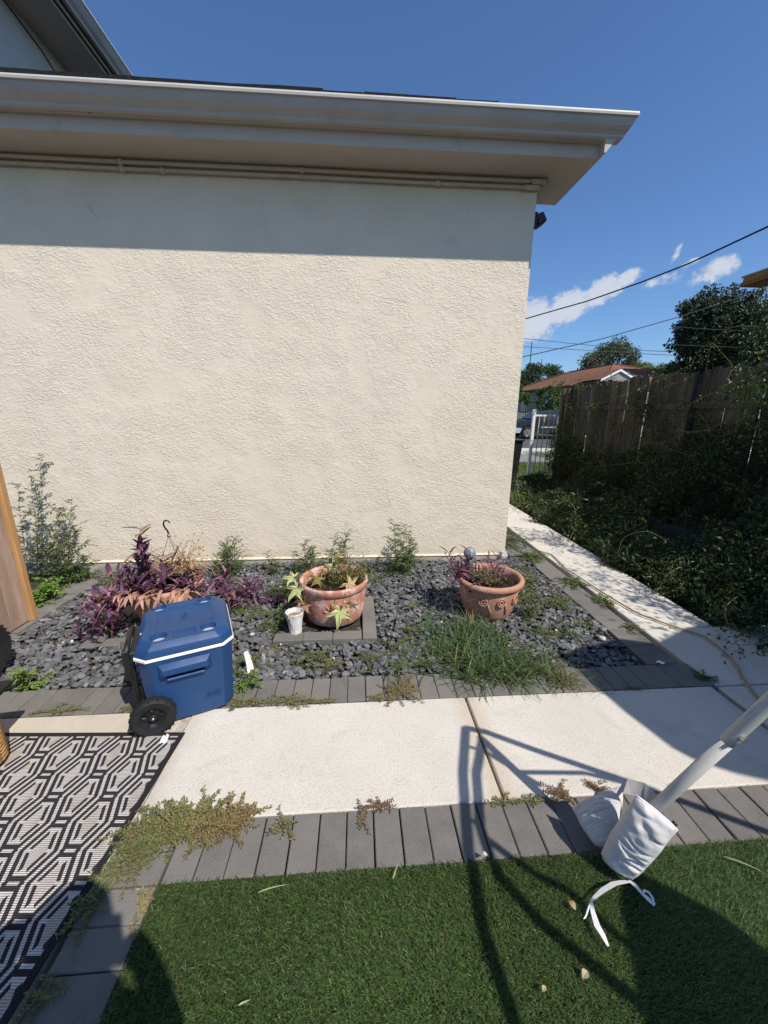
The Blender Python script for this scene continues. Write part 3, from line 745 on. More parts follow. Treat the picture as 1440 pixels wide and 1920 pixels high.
# ================================================================== POTS
def pot(name, x, y, R_, H, prof, mat, label, relief=None, seg=48):
    root = empty(name, (x, y, 0), label=label, cat='flower pot', group='terracotta pots in the slate bed')
    b = Geo().lathe(prof, seg, wob=.006).build('pot_body', mat, root, smooth=True); autosmooth(b, 50)
    Geo().lathe([(0, H - .055), (R_ * .6, H - .05), (R_ - .042, H - .058)], 24).build('soil', M_potsoil, root)
    if relief: relief(root)
    return root
def prof_round(Rr, H, rb, belly):
    return [(0, .0), (rb * .9, .0), (rb, .008), (rb + .02, .05), (belly, .13), (belly + .004, H - .075), (belly - .002, H - .052), (Rr - .012, H - .050), (Rr, H - .040), (Rr + .003, H - .018), (Rr - .004, H - .004), (Rr - .016, H), (Rr - .030, H - .006), (Rr - .036, H - .03), (Rr - .04, H - .12), (0, H - .13)]
def rel_leaf(root):
    g = Geo()
    for an, r0, le in ((-100, .01, .055), (-125, .0, .05), (-75, .0, .05), (-150, 0, .03), (-50, 0, .03)):
        t = R(-95); cx0, cz = .232, .20
        a = R(an + 90 + 95)
    for dx, dz, rot, L_ in ((0, 0, 0, .07), (-.03, -.005, 35, .055), (.03, -.005, -35, .055), (-.045, -.02, 70, .04), (.045, -.02, -70, .04)):
        c, s = math.cos(R(rot)), math.sin(R(rot)); pts = []
        for q in range(7):
            t = q / 6; px_ = dx - s * t * L_; pz = dz + c * t * L_ ; an = -math.pi / 2 + px_ / .232 + .05
            pts.append((.232 * math.cos(an), .232 * math.sin(an), .165 + pz))
        g.tube(pts, [.003, .007, .0085, .0085, .007, .004, .002], 6)
    g.build('leaf_relief', M_pot_pink, root, smooth=True)
def prof_barrel(Rr, H, rb, belly):
    return [(0, .0), (rb * .9, .0), (rb, .006), (rb + .022, .022), (belly - .008, .065), (belly, .13), (belly + .006, H - .075), (belly + .004, H - .058), (Rr - .010, H - .056), (Rr - .004, H - .050), (Rr + .004, H - .010), (Rr, H - .002), (Rr - .012, H + .002), (Rr - .022, H - .004), (Rr - .027, H - .02), (Rr - .034, H - .12), (0, H - .13)]
p2 = pot('terracotta_pot', -.185, 2.685, .25, .315, prof_barrel(.252, .315, .188, .230), M_pot_pink, 'chalky pink terracotta pot with orange flower and big pale leaves, between two others', rel_leaf)
p1 = pot('terracotta_pot', -1.42, 2.71, .26, .31, prof_round(.26, .31, .16, .21), M_pot, 'terracotta pot overflowing with purple leaves behind the blue cooler')
def rel_rosette(root):
    g = Geo()
    for an in (-118, -84, -50):
        t = R(an); r = .222
        c = Vector((r * math.cos(t), r * math.sin(t), .19)); tx = Vector((-math.sin(t), math.cos(t), 0)); tn = Vector((math.cos(t), math.sin(t), 0))
        for rr, tk in ((.030, .005), (.015, .005)):
            g.tube([c + (tx * math.cos(q * .524) + Vector((0, 0, 1)) * math.sin(q * .524)) * rr + tn * .001 for q in range(13)], tk, 6)
        g.tube([c + tx * .035 + Vector((0, 0, -.02)) - tn * .004, c + tx * .05 + Vector((0, 0, -.075)) - tn * .02, c + tx * .052 + Vector((0, 0, -.12)) - tn * .035], [.004, .006, .002], 6)
    g.build('rosette_relief', M_pot, root, smooth=True)
H3 = .315; R3 = .252
p3 = pot('terracotta_pot', .995, 2.66, R3, H3, [(0, 0), (.150, 0), (.160, .008), (.188, .06), (.212, .15), (.224, H3 - .075), (.222, H3 - .055), (R3 - .01, H3 - .05), (R3, H3 - .038), (R3 + .003, H3 - .018), (R3 - .006, H3 - .003), (R3 - .02, H3), (R3 - .034, H3 - .01), (R3 - .045, H3 - .06), (R3 - .05, H3 - .12), (0, H3 - .13)], M_pot, 'terracotta pot with rosette relief and grass in front, right of the other two', rel_rosette)
for p_ in (p1, p2, p3): p_.location.z = -.012
# white crinkled cup
cup = empty('white_cup', (-.445, 2.43, -.01), label='white crinkled paper-like cup standing left of the middle pot', cat='cup')
g = Geo(); P = []; seg = 26; prof = [(.036, 0), (.040, .012), (.043, .05), (.050, .10), (.058, .15), (.062, .175), (.059, .177), (.052, .14), (.045, .09), (0, .085)]
for k in range(seg):
    t = 2 * math.pi * k / seg
    for i, (r, z) in enumerate(prof):
        r *= 1 + .035 * math.sin(k * 1.9 + z * 40) + rnd.uniform(-.035, .035) * (i < 7); P.append((r * math.cos(t), r * math.sin(t), z))
n = len(prof); g.add(P, [[k * n + i, ((k + 1) % seg) * n + i, ((k + 1) % seg) * n + i + 1, k * n + i + 1] for k in range(seg) for i in range(n - 1)])
g.build('cup_body', plain('crinkled_white', (.70, .68, .65), .7, .3, var=.06, grime=(40, (.40, .34, .28), .8)), cup)
Geo().lathe([(0, .142), (.049, .145)], 16).build('cup_soil', plain('cup_dirt', (.30, .19, .13), .95, .1, bump=(90, .01)), cup)

# ================================================================== LEANING FRAME, WEIGHT BAG
def pz(z): return (.85 + .31 * z, .95 - .21 * z, z)
fr = empty('canopy_frame', (.85, .95, 0), label='leaning white metal pole of a canopy frame rising out of the white weight bag', cat='canopy frame')
def fp(g, name, mat, **k):
    o = g.build(name, mat, fr, **k); o.location = (-.85, -.95, 0); return o
fp(Geo().tube([pz(.01), pz(.36), pz(.62)], .0172, 20), 'pole', M_pole, smooth=True)
pu = fp(Geo().tube([pz(.60), pz(.625), pz(1.0), pz(1.32)], [.0180, .0185, .0185, .0185], 20), 'upper_pole', M_pole, smooth=True)
q = Vector(pz(.635)); dr = Vector((.31, -.21, 1)).normalized(); sd = Vector((.55, .8, 0)).normalized()
def bolt(c, d, r, L_):
    return fp(Geo().tube([c, c + d * L_], r, 6), 'bolt', M_steel)
cv = (Vector((0, 0, 1.5)) - q).normalized(); sdv = dr.cross(cv).normalized()
bolt(q + sdv * .013 + cv * .012, (sdv * .7 + cv * .7).normalized(), .0075, .016)
fp(Geo().ribbon([pz(.665), pz(.70), pz(.76)], [.02, .05, .035], (.9, -.2, -.3)), 'cloth_tag', M_strap)
def bar(pts, r=.016, name='bar'): return fp(Geo().tube(pts, r, 10), name, M_pole, smooth=True)
off = lambda x, y, z=1.3: (x + .52 * z, y - .60 * z, z)
bar([off(.515, 1.532), off(.604, 1.503), off(.793, 1.39), off(1.19, 1.17), off(1.503, .983), off(2.2, .56)])
bar([off(.515, 1.532), off(.436, 1.291), off(.375, 1.0), off(.351, .784), off(.374, .594), off(.45, .1)], .019)
bar([off(.578, 1.464), off(.493, 1.287), off(.442, 1.071), off(.447, .915), off(.533, .784), off(.753, .569), off(1.1, .2)], .018)
bar([off(.46, 1.02), off(.573, .907), off(.657, .857), off(.768, .709), off(.95, .50), off(1.2, .2)], .013)
bar([pz(.85), (1.53, .60, 1.1), off(1.19, 1.17)], .010, 'brace')
bar([off(.56, 1.40), off(.74, 1.22, 1.2), pz(.75)], .011, 'brace')
bar([off(.39, 1.10), off(.45, 1.085)], .008, 'brace'); bar([off(.48, 1.43), off(.56, 1.40)], .008, 'brace')
bar([(3.3, -.30, 0), off(2.2, .56)], .02, 'leg'); bar([(1.0, -1.0, 0), off(.45, .1)], .02, 'leg'); bar([(2.2, -1.3, 0), off(1.1, .2)], .02, 'leg')
fab = [(.85, .86), (.80, .80), (.765, .70), (.71, .59), (.66, .35), (1.4, .1), (1.75, .30), (1.25, .60), (1.158, .672), (1.10, .76), (1.003, .835), (.93, .885)]
fp(Geo().prism([(x + .676, y - .78) for x, y in fab], 2, 1.302, 1.312), 'canopy_fabric', M_fabric)

def pillow(corners, thick, bulge_dir, wr=.006, n=60, seed=0, pinch=None):
    """stuffed cloth bag over four corners (a b c d), fattest in the middle"""
    a, b, c, d = [Vector(q) for q in corners]; bd = Vector(bulge_dir).normalized(); P = []; r_ = random.Random(seed)
    ph = [r_.uniform(0, 6.28) for _ in range(6)]; creases = [(r_.uniform(.06, .96) ** .75, r_.uniform(-.12, .12), r_.uniform(.15, .85), r_.uniform(.15, .5)) for _ in range(20)]
    for side in (1, -1):
        for j in range(n + 1):
            for i in range(n + 1):
                u_, v_ = i / n, j / n
                e = (max(0, 1 - abs(2 * u_ - 1) ** 2.6) * max(0, 1 - abs(2 * v_ - 1) ** 2.6)) ** .5
                bow = .06 * math.sin(math.pi * v_) * (u_ - .5)
                X_, Y_ = 2 * u_ - 1, 2 * v_ - 1; k_ = max(0, Y_) ** 2; X2 = X_ * (1 - .16 * k_) + .012 * math.sin(7 * Y_ + seed); Y2 = Y_ * (1 - (.10 if Y_ > 0 else .03) * X_ * X_); u_, v_ = (X2 + 1) / 2, (Y2 + 1) / 2
                p_ = (a * (1 - u_) + b * u_) * (1 - v_) + (d * (1 - u_) + c * u_) * v_
                p_ += (b - a) * bow * .5 * (1 if side == 1 else 1)
                w = math.sin(34 * v_ + 3 * math.sin(4 * u_ + ph[0]) + ph[1]) * .6 + math.sin(57 * v_ + 5 * u_ + ph[2]) * .3 + math.sin(21 * v_ - 9 * u_ + ph[3]) * .4 + math.sin(13 * u_ + 4 * v_ + ph[4]) * .35
                cr = sum(-math.exp(-((v_ - c0 - sl * (u_ - .5) - .03 * math.sin(6 * u_ + c0 * 9)) / .012) ** 2) * max(0, 1 - ((u_ - uc) / wd) ** 2) for c0, sl, uc, wd in creases)
                w = w * (.25 + abs(2 * v_ - 1) ** .8 * .7) + cr * 1.5
                P.append(p_ + bd * side * (thick * e + (wr * w * e)))
    m_ = (n + 1) ** 2; F = []
    for s_ in (0, 1):
        for j in range(n):
            for i in range(n):
                q_ = [s_ * m_ + j * (n + 1) + i, s_ * m_ + j * (n + 1) + i + 1, s_ * m_ + (j + 1) * (n + 1) + i + 1, s_ * m_ + (j + 1) * (n + 1) + i]
                F.append(q_ if s_ == 0 else q_[::-1])
    return Geo().add([tuple(p) for p in P], F)
bag = empty('weight_bag', (.85, .92, 0), label='white canvas weight bag wrapped around the foot of the leaning pole', cat='weight bag')
def bp(g, name, mat, **k):
    o = g.build(name, mat, bag, **k); o.location = (-.85, -.92, 0); return o
def weld(o):
    import bmesh
    bm = bmesh.new(); bm.from_mesh(o.data); bmesh.ops.remove_doubles(bm, verts=bm.verts, dist=.0008); bmesh.ops.recalc_face_normals(bm, faces=bm.faces); bm.to_mesh(o.data); bm.free(); return o
fl_ = bp(pillow([(.879, .907, .320), (.948, .819, .292), (.868, .840, .035), (.795, .925, .035)], .040, (-.45, -.62, .35), .0055, seed=3), 'front_pouch', M_bag, smooth=True); weld(fl_)
bl_ = bp(pillow([(.80, 1.085, .045), (.93, 1.02, .22), (.86, .93, .08), (.81, .955, .03)], .036, (-.6, .25, .75), .004, seed=5), 'back_pouch', M_bag, smooth=True); weld(bl_)
pe_ = []
_a, _b, _c, _d = [Vector(q) for q in ((.879, .907, .320), (.948, .819, .292), (.868, .840, .035), (.795, .925, .035))]
for X_, Y_ in [(-1 + .25 * k, -1) for k in range(9)] + [(1, -1 + .2 * k) for k in range(1, 11)]:
    k_ = max(0, Y_) ** 2; u_ = (X_ * (1 - .16 * k_) + .012 * math.sin(7 * Y_ + 3) + 1) / 2; v_ = (Y_ * (1 - (.10 if Y_ > 0 else .03) * X_ * X_) + 1) / 2
    pe_.append((_a * (1 - u_) + _b * u_) * (1 - v_) + (_d * (1 - u_) + _c * u_) * v_)
bp(Geo().tube(pe_, .0032, 6), 'piping', M_strap, smooth=True)
bp(Geo().ribbon([(.868, .972, .235), (.90, .985, .262), (.945, .955, .272), (.965, .915, .262), (.95, .878, .235)], [.03, .055, .06, .055, .03], (.1, .1, 1)), 'collar_flap', M_bag, smooth=True)
bp(Geo().tube([(.79, .925, .032), (.795, .915, .05), (.80, .91, .06)], .007, 6), 'toggle', M_black, smooth=True)
bp(Geo().tube([(.997, .866, .234), (.99, .876, .240)], .005, 8), 'toggle', M_black, smooth=True)
for pts_, ws_, sd_ in (
    ([(.862, .848, .035), (.83, .838, .052), (.795, .832, .058), (.755, .822, .052), (.725, .812, .044), (.702, .800, .046)], [.018, .026, .028, .026, .018, .012], (.3, -.8, .5)),
    ([(.702, .800, .048), (.693, .775, .042), (.688, .745, .040), (.690, .722, .044), (.694, .702, .036)], [.010, .018, .022, .018, .008], (1, -.15, .35)),
    ([(.702, .800, .046), (.685, .785, .042), (.670, .770, .044), (.660, .764, .038)], [.008, .010, .008, .010], (1, 0, .2)),
    ([(.858, .848, .040), (.866, .828, .048), (.873, .808, .046), (.884, .793, .044), (.896, .782, .038)], [.010, .014, .012, .016, .014], (.8, .5, .2))):
    bp(Geo().ribbon(pts_, [w_ * .75 for w_ in ws_], sd_), 'strap', M_strap, smooth=True)
bp(Geo().tube([(.872, .806, .046), (.882, .812, .052), (.892, .806, .052), (.896, .794, .048), (.892, .784, .044)], .0035, 6), 'strap', M_strap, smooth=True)

# ================================================================== PERSON holding the phone (only the shadow falls in view)
def skin_mesh(name, verts, edges, rads, mat, parent, sub=2, root=0):
    me = bpy.data.meshes.new(name); me.from_pydata(verts, edges, []); o = bpy.data.objects.new(name, me); COL.objects.link(o)
    m_ = o.modifiers.new('s', 'SKIN'); m_.use_smooth_shade = True
    for i, r in enumerate(rads): me.skin_vertices[0].data[i].radius = (r, r) if not isinstance(r, tuple) else r
    me.skin_vertices[0].data[root].use_root = True
    s_ = o.modifiers.new('u', 'SUBSURF'); s_.levels = sub; s_.render_levels = sub
    dg = bpy.context.evaluated_depsgraph_get(); dg.update(); m2 = bpy.data.meshes.new_from_object(o.evaluated_get(dg)); o.modifiers.clear(); o.data = m2
    m2.materials.append(mat.m)
    o.parent = parent; return o
per = empty('person', (-.06, -.14, 0), label='person in a dark shirt standing behind the camera and holding up a phone', cat='person')
V = [(0, -.05, .98), (0, -.04, 1.18), (0, -.01, 1.37), (.02, .0, 1.475), (.045, -.005, 1.53), (.07, -.015, 1.61), (.08, -.015, 1.70),
     (-.18, -.01, 1.42), (-.27, .15, 1.41), (-.08, .11, 1.47), (-.005, .105, 1.475), (.15, -.02, 1.40), (.18, .08, 1.13), (.155, .10, 1.36), (.115, .105, 1.44),
     (-.10, -.05, .92), (-.12, -.02, .5), (-.13, -.06, .08), (-.14, .06, .035), (.10, -.05, .92), (.12, -.02, .5), (.13, -.06, .08), (.14, .06, .035)]
Ed = [(0, 1), (1, 2), (2, 3), (3, 4), (4, 5), (5, 6), (2, 7), (7, 8), (8, 9), (9, 10), (2, 11), (11, 12), (12, 13), (13, 14), (0, 15), (15, 16), (16, 17), (17, 18), (0, 19), (19, 20), (20, 21), (21, 22)]
Rr = [(.16, .10), (.15, .09), (.165, .09), .085, .06, .085, .085, .07, .058, .045, .042, .052, .042, .034, .038, .09, .058, .042, .035, .09, .058, .042, .035]
bod = skin_mesh('body', V, Ed, Rr, M_shirt, per)
for s_ in (-1, 1):
    hx, hz = (.0, 1.475) if s_ < 0 else (.112, 1.445)
    for k in range(4):
        z_ = hz - .03 + k * .019; L_ = (.060, .070, .066, .050)[k]
        Geo().tube([(hx, .098, z_), (hx - s_ * .012, .096, z_ + .001), (hx - s_ * L_ * .75, .093, z_ + .002), (hx - s_ * L_, .096, z_ + .001)], [.0095, .009, .008, .0065], 8).build('finger', M_skin, bod, smooth=True)
    Geo().tube([(hx, .102, hz - .02), (hx - s_ * .012, .110, hz - .045), (hx - s_ * .030, .112, hz - .058)], [.012, .010, .008], 8).build('thumb', M_skin, bod, smooth=True)
Geo().lathe([(0, .02), (.09, .0), (.105, -.05), (.102, -.12), (.09, -.12), (0, -.02)], 20, (.08, -.03, 1.79)).build('hair', M_black, bod, smooth=True)
ph = Geo().box((0, 0, 0), (.072, .008, .148), bev=.003).build('phone', M_black, label='black phone held upright behind the viewpoint', cat='phone')
ph.location = (.005, -.030, 1.435); ph.rotation_euler = (R(-14.5), 0, R(-4))

# ================================================================== UNSEEN SLAB right of the frame, outline shaped to cast the broad shade
pc = empty('unseen_shade_slab', (3.4, -.3, 0), label='flat patio cover on a post, right of the lawn, shading the path corner', cat='patio cover')
o_ = lambda x, y: (x + 1.352 - 3.4, y - 1.56 + .3)
Geo().prism([o_(*q) for q in ((1.31, 2.04), (1.36, 1.76), (1.40, 1.55), (1.47, 1.32), (1.50, 1.28), (1.53, 1.29), (1.55, 1.25), (1.62, 1.21), (1.71, 1.175), (2.1, 1.08), (2.95, 1.0), (2.95, 2.42), (2.4, 2.30), (2.03, 2.13), (1.82, 2.195), (1.55, 2.13))], 2, 2.6, 2.66).build('roof', M_fascia_tan, pc)
Geo().box((.35, .1, 1.30), (.09, .09, 2.599), bev=.004).build('post', M_fence, pc); Geo().box((.35, -.7, 1.30), (.09, .09, 2.599), bev=.004).build('post', M_fence, pc)

# ================================================================== NEIGHBOUR'S EAVE over the fence
ne = empty('neighbour_shed', (4.8, 3.0, 0), label='tan timber eave of the neighbouring shed above the fence at the right edge', cat='shed')
Geo().prism([(0, 3.03), (.018, 3.03), (.018, 3.13), (0, 3.13)], 1, -4, 2.03).build('fascia', M_fascia_tan, ne)
for z0, z1, xx in ((3.03, 3.075, -.012), (3.132, 3.145, -.02)): Geo().prism([(xx, z0), (.3, z0 + .0), (.3, z1), (xx, z1)], 1, -4, 2.045).build('drip_edge', M_fascia_tan if z0 < 3.1 else M_gutter, ne)
Geo().box((.30, -1.1, 2.845), (.10, 5.88, .15)).build('beam', M_fascia_tan, ne)
Geo().prism([(-.02, 3.147), (1.9, 3.65), (3.8, 3.147)], 1, -4, 2.04).build('roof', M_shingle, ne)
Geo().box((2.0, -1.2, 1.48), (3.0, 5.4, 3.0)).build('wall', M_fascia_tan, ne)

# ================================================================== WOODEN FENCE
fence = empty('wooden_fence', (4.37, 4.5, 0), label='tall weathered dark wooden fence overgrown with vines on the right', cat='fence')
bm_ = []
for k in range(8):
    w, h = rnd.uniform(.130, .142), 2.03 + rnd.uniform(-.03, .03); c_ = .028
    sk = rnd.uniform(-.012, .012); n_ = 7
    pts = [(-w / 2, .02), (w / 2, .02), (w / 2 + sk * .5, 1.0), (w / 2 + sk, h - c_ * rnd.uniform(.6, 1.5)), (w / 2 - c_ + sk, h), (-w / 2 + c_ + sk, h + rnd.uniform(-.01, .01)), (-w / 2 + sk, h - c_ * rnd.uniform(.6, 1.6)), (-w / 2 + sk * .5, 1.0)]
    P = [(-.008, u_, v_) for u_, v_ in pts] + [(.008, u_, v_) for u_, v_ in pts]; n = len(pts)
    o = Geo().add(P, [[i, n + i, n + (i + 1) % n, (i + 1) % n] for i in range(n)] + [list(range(n)), list(range(n, 2 * n))[::-1]]).build('board', M_fence); bm_.append(o.data); bpy.data.objects.remove(o)
y = 3.72; i = 0
while y > -5.5:
    o = bpy.data.objects.new('board', rnd.choice(bm_)); COL.objects.link(o); o.parent = fence
    o.location = (rnd.uniform(-.004, .004), y - .07, 0); o.rotation_euler = (rnd.gauss(0, .008), rnd.gauss(0, .006), rnd.gauss(0, .03)); o.rotation_euler.x = rnd.gauss(0, .0045); y -= .1435 + (rnd.random() < .12) * .007; i += 1
for yy_ in (3.40, .40, -2.2, -4.8): Geo().box((-.055, yy_, .99), (.09, .09, 1.98), bev=.006).build('post', M_fence, fence)
Geo().box((-.05, 3.62, .99), (.075, .11, 2.0), bev=.006).build('post', M_fence, fence)
for zz in (1.60, .40):
    for a_, b_ in ((3.35, .445), (.355, -2.155), (-2.245, -4.75)): Geo().box((-.030, (a_ + b_) / 2, zz + rnd.uniform(-.01, .01)), (.038, a_ - b_, .088), bev=.003).build('rail', M_fence, fence)

# white metal gate at the far end
gt = empty('metal_gate', (4.0, 8.17, 0), label='narrow white metal picket gate between the fence end and the side yard', cat='gate')
for x_, h_ in ((-.255, 1.54), (.30, 1.42)):
    ps = Geo().box((x_, 0, h_ / 2), (.055, .055, h_)).build('post', M_strap, gt); Geo().box((x_, 0, h_ + .012), (.068, .068, .024), bev=.006).build('cap', M_strap, ps)
Geo().box((.0225, 0, 1.445), (.499, .03, .035)).build('rail', M_strap, gt); Geo().box((.0225, 0, .16), (.499, .03, .035)).build('rail', M_strap, gt)
for x_ in (-.13, -.02, .09, .20): Geo().box((x_, 0, .80), (.016, .016, 1.26)).build('picket', M_trim, gt)
# bin
bn = empty('wheelie_bin', (2.80, 7.3, 0), label='black wheeled rubbish bin half hidden behind the house corner', cat='bin')
P = [(-.20, -.22, .05), (.20, -.22, .05), (.20, .25, .05), (-.20, .25, .05), (-.26, -.28, .98), (.26, -.28, .98), (.26, .30, .98), (-.26, .30, .98)]
Geo().add(P, [[0, 3, 2, 1], [4, 5, 6, 7], [0, 1, 5, 4], [1, 2, 6, 5], [2, 3, 7, 6], [3, 0, 4, 7]]).build('bin_body', M_black, bn)
Geo().box((0, .01, 1.005), (.56, .64, .045), bev=.012).build('lid', M_black, bn)
for x_ in (-.22, .22): Geo().lathe([(0, -.03), (.10, -.03), (.10, .03), (0, .03)], 20, (x_ * 1.12, -.20, .10), axis='x').build('wheel', M_rubber, bn)

# hose along the path
hz = [(1.98, 3.95), (2.10, 3.8), (2.04, 3.4), (2.075, 2.95), (2.14, 2.52), (2.28, 2.32), (2.38, 2.2), (2.36, 2.05), (2.32, 1.93), (2.24, 1.80), (2.17, 1.68), (2.12, 1.5), (2.16, 1.2)]
hp_ = []
for a_, b_ in zip(hz[:-1], hz[1:]):
    for t in (0, .5): hp_.append((a_[0] + (b_[0] - a_[0]) * t + rnd.uniform(-.006, .006), a_[1] + (b_[1] - a_[1]) * t, .008 + rnd.uniform(0, .006)))
Geo().tube(hp_, .0062, 8).build('garden_hose', M_tan, smooth=True, label='thin tan hose lying along the pale side path', cat='hose')

# ================================================================== PLANT BUILDERS
def blades(g, P, az, el, L, W, droop, col, seg=4, prof=None):
    """many curved blades at once: base P, azimuth, elevation, length, width, droop (radians over the length)"""
    P = np.asarray(P, float); N = len(P); one = np.ones(N)
    az, el, L, W, droop = [np.asarray(q, float) * one for q in (az, el, L, W, droop)]
    prof = prof or [1, .92, .75, .5, .06][:seg] + [.05]
    side = np.stack([-np.sin(az), np.cos(az), 0 * az], 1)
    rows = []; p = P.copy()
    for k in range(seg + 1):
        w = prof[min(k, len(prof) - 1)]
        rows.append(p - side * (W * w / 2)[:, None]); rows.append(p + side * (W * w / 2)[:, None])
        e = el - droop * (k + .5) / seg
        d = np.stack([np.cos(az) * np.cos(e), np.sin(az) * np.cos(e), np.sin(e)], 1)
        p = p + d * (L / seg)[:, None]
    V = np.stack(rows, 1).reshape(-1, 3); b = np.arange(N)[:, None, None] * (2 * (seg + 1))
    q = np.array([[2 * k, 2 * k + 1, 2 * k + 3, 2 * k + 2] for k in range(seg)])[None]
    F = (b + q).reshape(-1, 4)
    c = np.asarray(col, float); c = np.broadcast_to(c, (N, 3)); c = np.repeat(c, 2 * (seg + 1), axis=0).copy()
    return g.add(V, F, c)
LANCE = [.35, .95, 1.0, .7, .08]
def curve(p0, az, el, L, droop, n=8, wob=.0):
    p = Vector(p0); out = [p.copy()]
    for k in range(n):
        e = el - droop * (k + .5) / n; a = az + rnd.uniform(-wob, wob)
        p = p + Vector((math.cos(a) * math.cos(e), math.sin(a) * math.cos(e), math.sin(e))) * (L / n); out.append(p.copy())
    return out
GREEN = (.085, .135, .035); GREEN2 = (.13, .17, .05); OLIVE = (.15, .165, .055); PURP = (.085, .032, .072)
def weed(x, y, h, label, stems=3, spread=.12, leafL=.03, leafW=.011, col=GREEN, scol=(.12, .10, .06), dens=1.0, z0=-.02, bare=0, lean=0, name='weed', group='weeds along the foot of the wall', br=.38):
    root = empty(name, (x, y, z0), label=label, cat='weed', group=group)
    gs, gl = Geo(), Geo(); LP, LD = [], []
    for s_ in range(stems):
        a = rnd.uniform(0, 6.28); hh = h * (1 if s_ == 0 else rnd.uniform(.5, .95))
        bx, by = (rnd.uniform(-spread, spread) * .4, rnd.uniform(-spread, spread) * .25)
        pts = curve((bx, by, 0), a, R(88 - rnd.uniform(0, 14)), hh * 1.03, R(rnd.uniform(-6, 14)), 10, .6)
        pts = [Vector((p.x + lean * (p.z / max(h, .01)) ** 1.3, p.y, p.z)) for p in pts]
        gs.tube(pts, [.0035 * (1 - .75 * i / 10) for i in range(11)], 4, scol, cap=False)
        nb = int(hh * 46 * dens) + 5
        for b in range(nb):
            t = bare + (1 - bare) * (b + rnd.random()) / nb; q = t * 10; i = min(9, int(q)); p = pts[i].lerp(pts[i + 1], q - i)
            az = rnd.uniform(0, 6.28); bl = hh * br * (1.05 - t) * rnd.uniform(.5, 1.1) + .035
            bp_ = curve(p, az, R(rnd.uniform(15, 55)), bl, R(rnd.uniform(0, 50)), 5, .35)
            gs.tube(bp_, [.0016, .0014, .0012, .001, .0008, .0005], 3, scol, cap=False)
            nl = int(bl / .011) + 3
            for k in range(nl):
                u_ = (k + rnd.random()) / nl * 5; j = min(4, int(u_)); pp = bp_[j].lerp(bp_[j + 1], u_ - j)
                dd = (bp_[j + 1] - bp_[j]).normalized(); sdv_ = Vector((-math.sin(az), math.cos(az), rnd.uniform(-.3, .5))) * (1 if k % 2 else -1)
                LP.append(pp); LD.append(dd * .8 + sdv_ * .8 + Vector((0, 0, rnd.uniform(-.5, .3))))
    n = len(LP); LD = np.array([tuple(q) for q in LD]) + rng.normal(0, .2, (n, 3))
    nm = rng.normal(0, .45, (n, 3)) + (0, 0, 1)
    gl.leaves([tuple(q) for q in LP], LD, nm, rng.uniform(.55, 1.1, n) * leafL, rng.uniform(.7, 1.1, n) * leafW, vary(col, n, .35, .12))
    gs.build('stem', M_stem, root); gl.build('foliage', M_leaf, root); return root
def creeping(x, y, r, n, label, col=OLIVE, scol=(.20, .15, .08), leaf=.011, ell=(1, 1), up=.25, name='creeping_weed', group='creeping weeds in the paving joints', z0=.004, rise=.05, azc=None, azs=3.14):
    root = empty(name, (x, y, z0), label=label, cat='weed', group=group)
    gs, gl = Geo(), Geo(); LP, LD = [], []
    for s_ in range(n):
        az = rnd.uniform(0, 6.28); L_ = r * rnd.uniform(.35, 1.05)
        bx, by = rnd.gauss(0, r * .16) * ell[0], rnd.gauss(0, r * .10) * ell[1]
        el = R(rnd.uniform(6, 50) if rnd.random() < up else rnd.uniform(1, 12))
        pts = curve((bx, by, .002), az, el, L_, el * 1.7, 7, .45)
        pts = [Vector((bx + (p.x - bx) * ell[0], by + (p.y - by) * ell[1], max(.003, p.z))) for p in pts]
        gs.tube(pts, [.0017 - .00015 * i for i in range(8)], 3, scol, cap=False)
        nl = int(L_ / .0048)
        for k in range(nl):
            u_ = (k + rnd.random()) / nl * 7; j = min(6, int(u_)); pp = pts[j].lerp(pts[j + 1], u_ - j); dd = (pts[j + 1] - pts[j]).normalized()
            sv = Vector((-dd.y, dd.x, 0)) * (1 if k % 2 else -1)
            LP.append(pp); LD.append(dd * .5 + sv * .9 + Vector((0, 0, rnd.uniform(-.1, .7))))
    m_ = len(LP); LD = np.array([tuple(q) for q in LD]) + rng.normal(0, .25, (m_, 3))
    c = vary(col, m_, .35, .15); c[rng.random(m_) < .10] = (.26, .17, .07)
    gl.leaves([tuple(q) for q in LP], LD, rng.normal(0, .35, (m_, 3)) + (0, 0, 1), rng.uniform(.6, 1.3, m_) * leaf * 1.12, rng.uniform(.6, 1.1, m_) * leaf * .66, c, fold=.1)
    gs.build('stem', M_stem, root); gl.build('foliage', M_leaf, root); return root

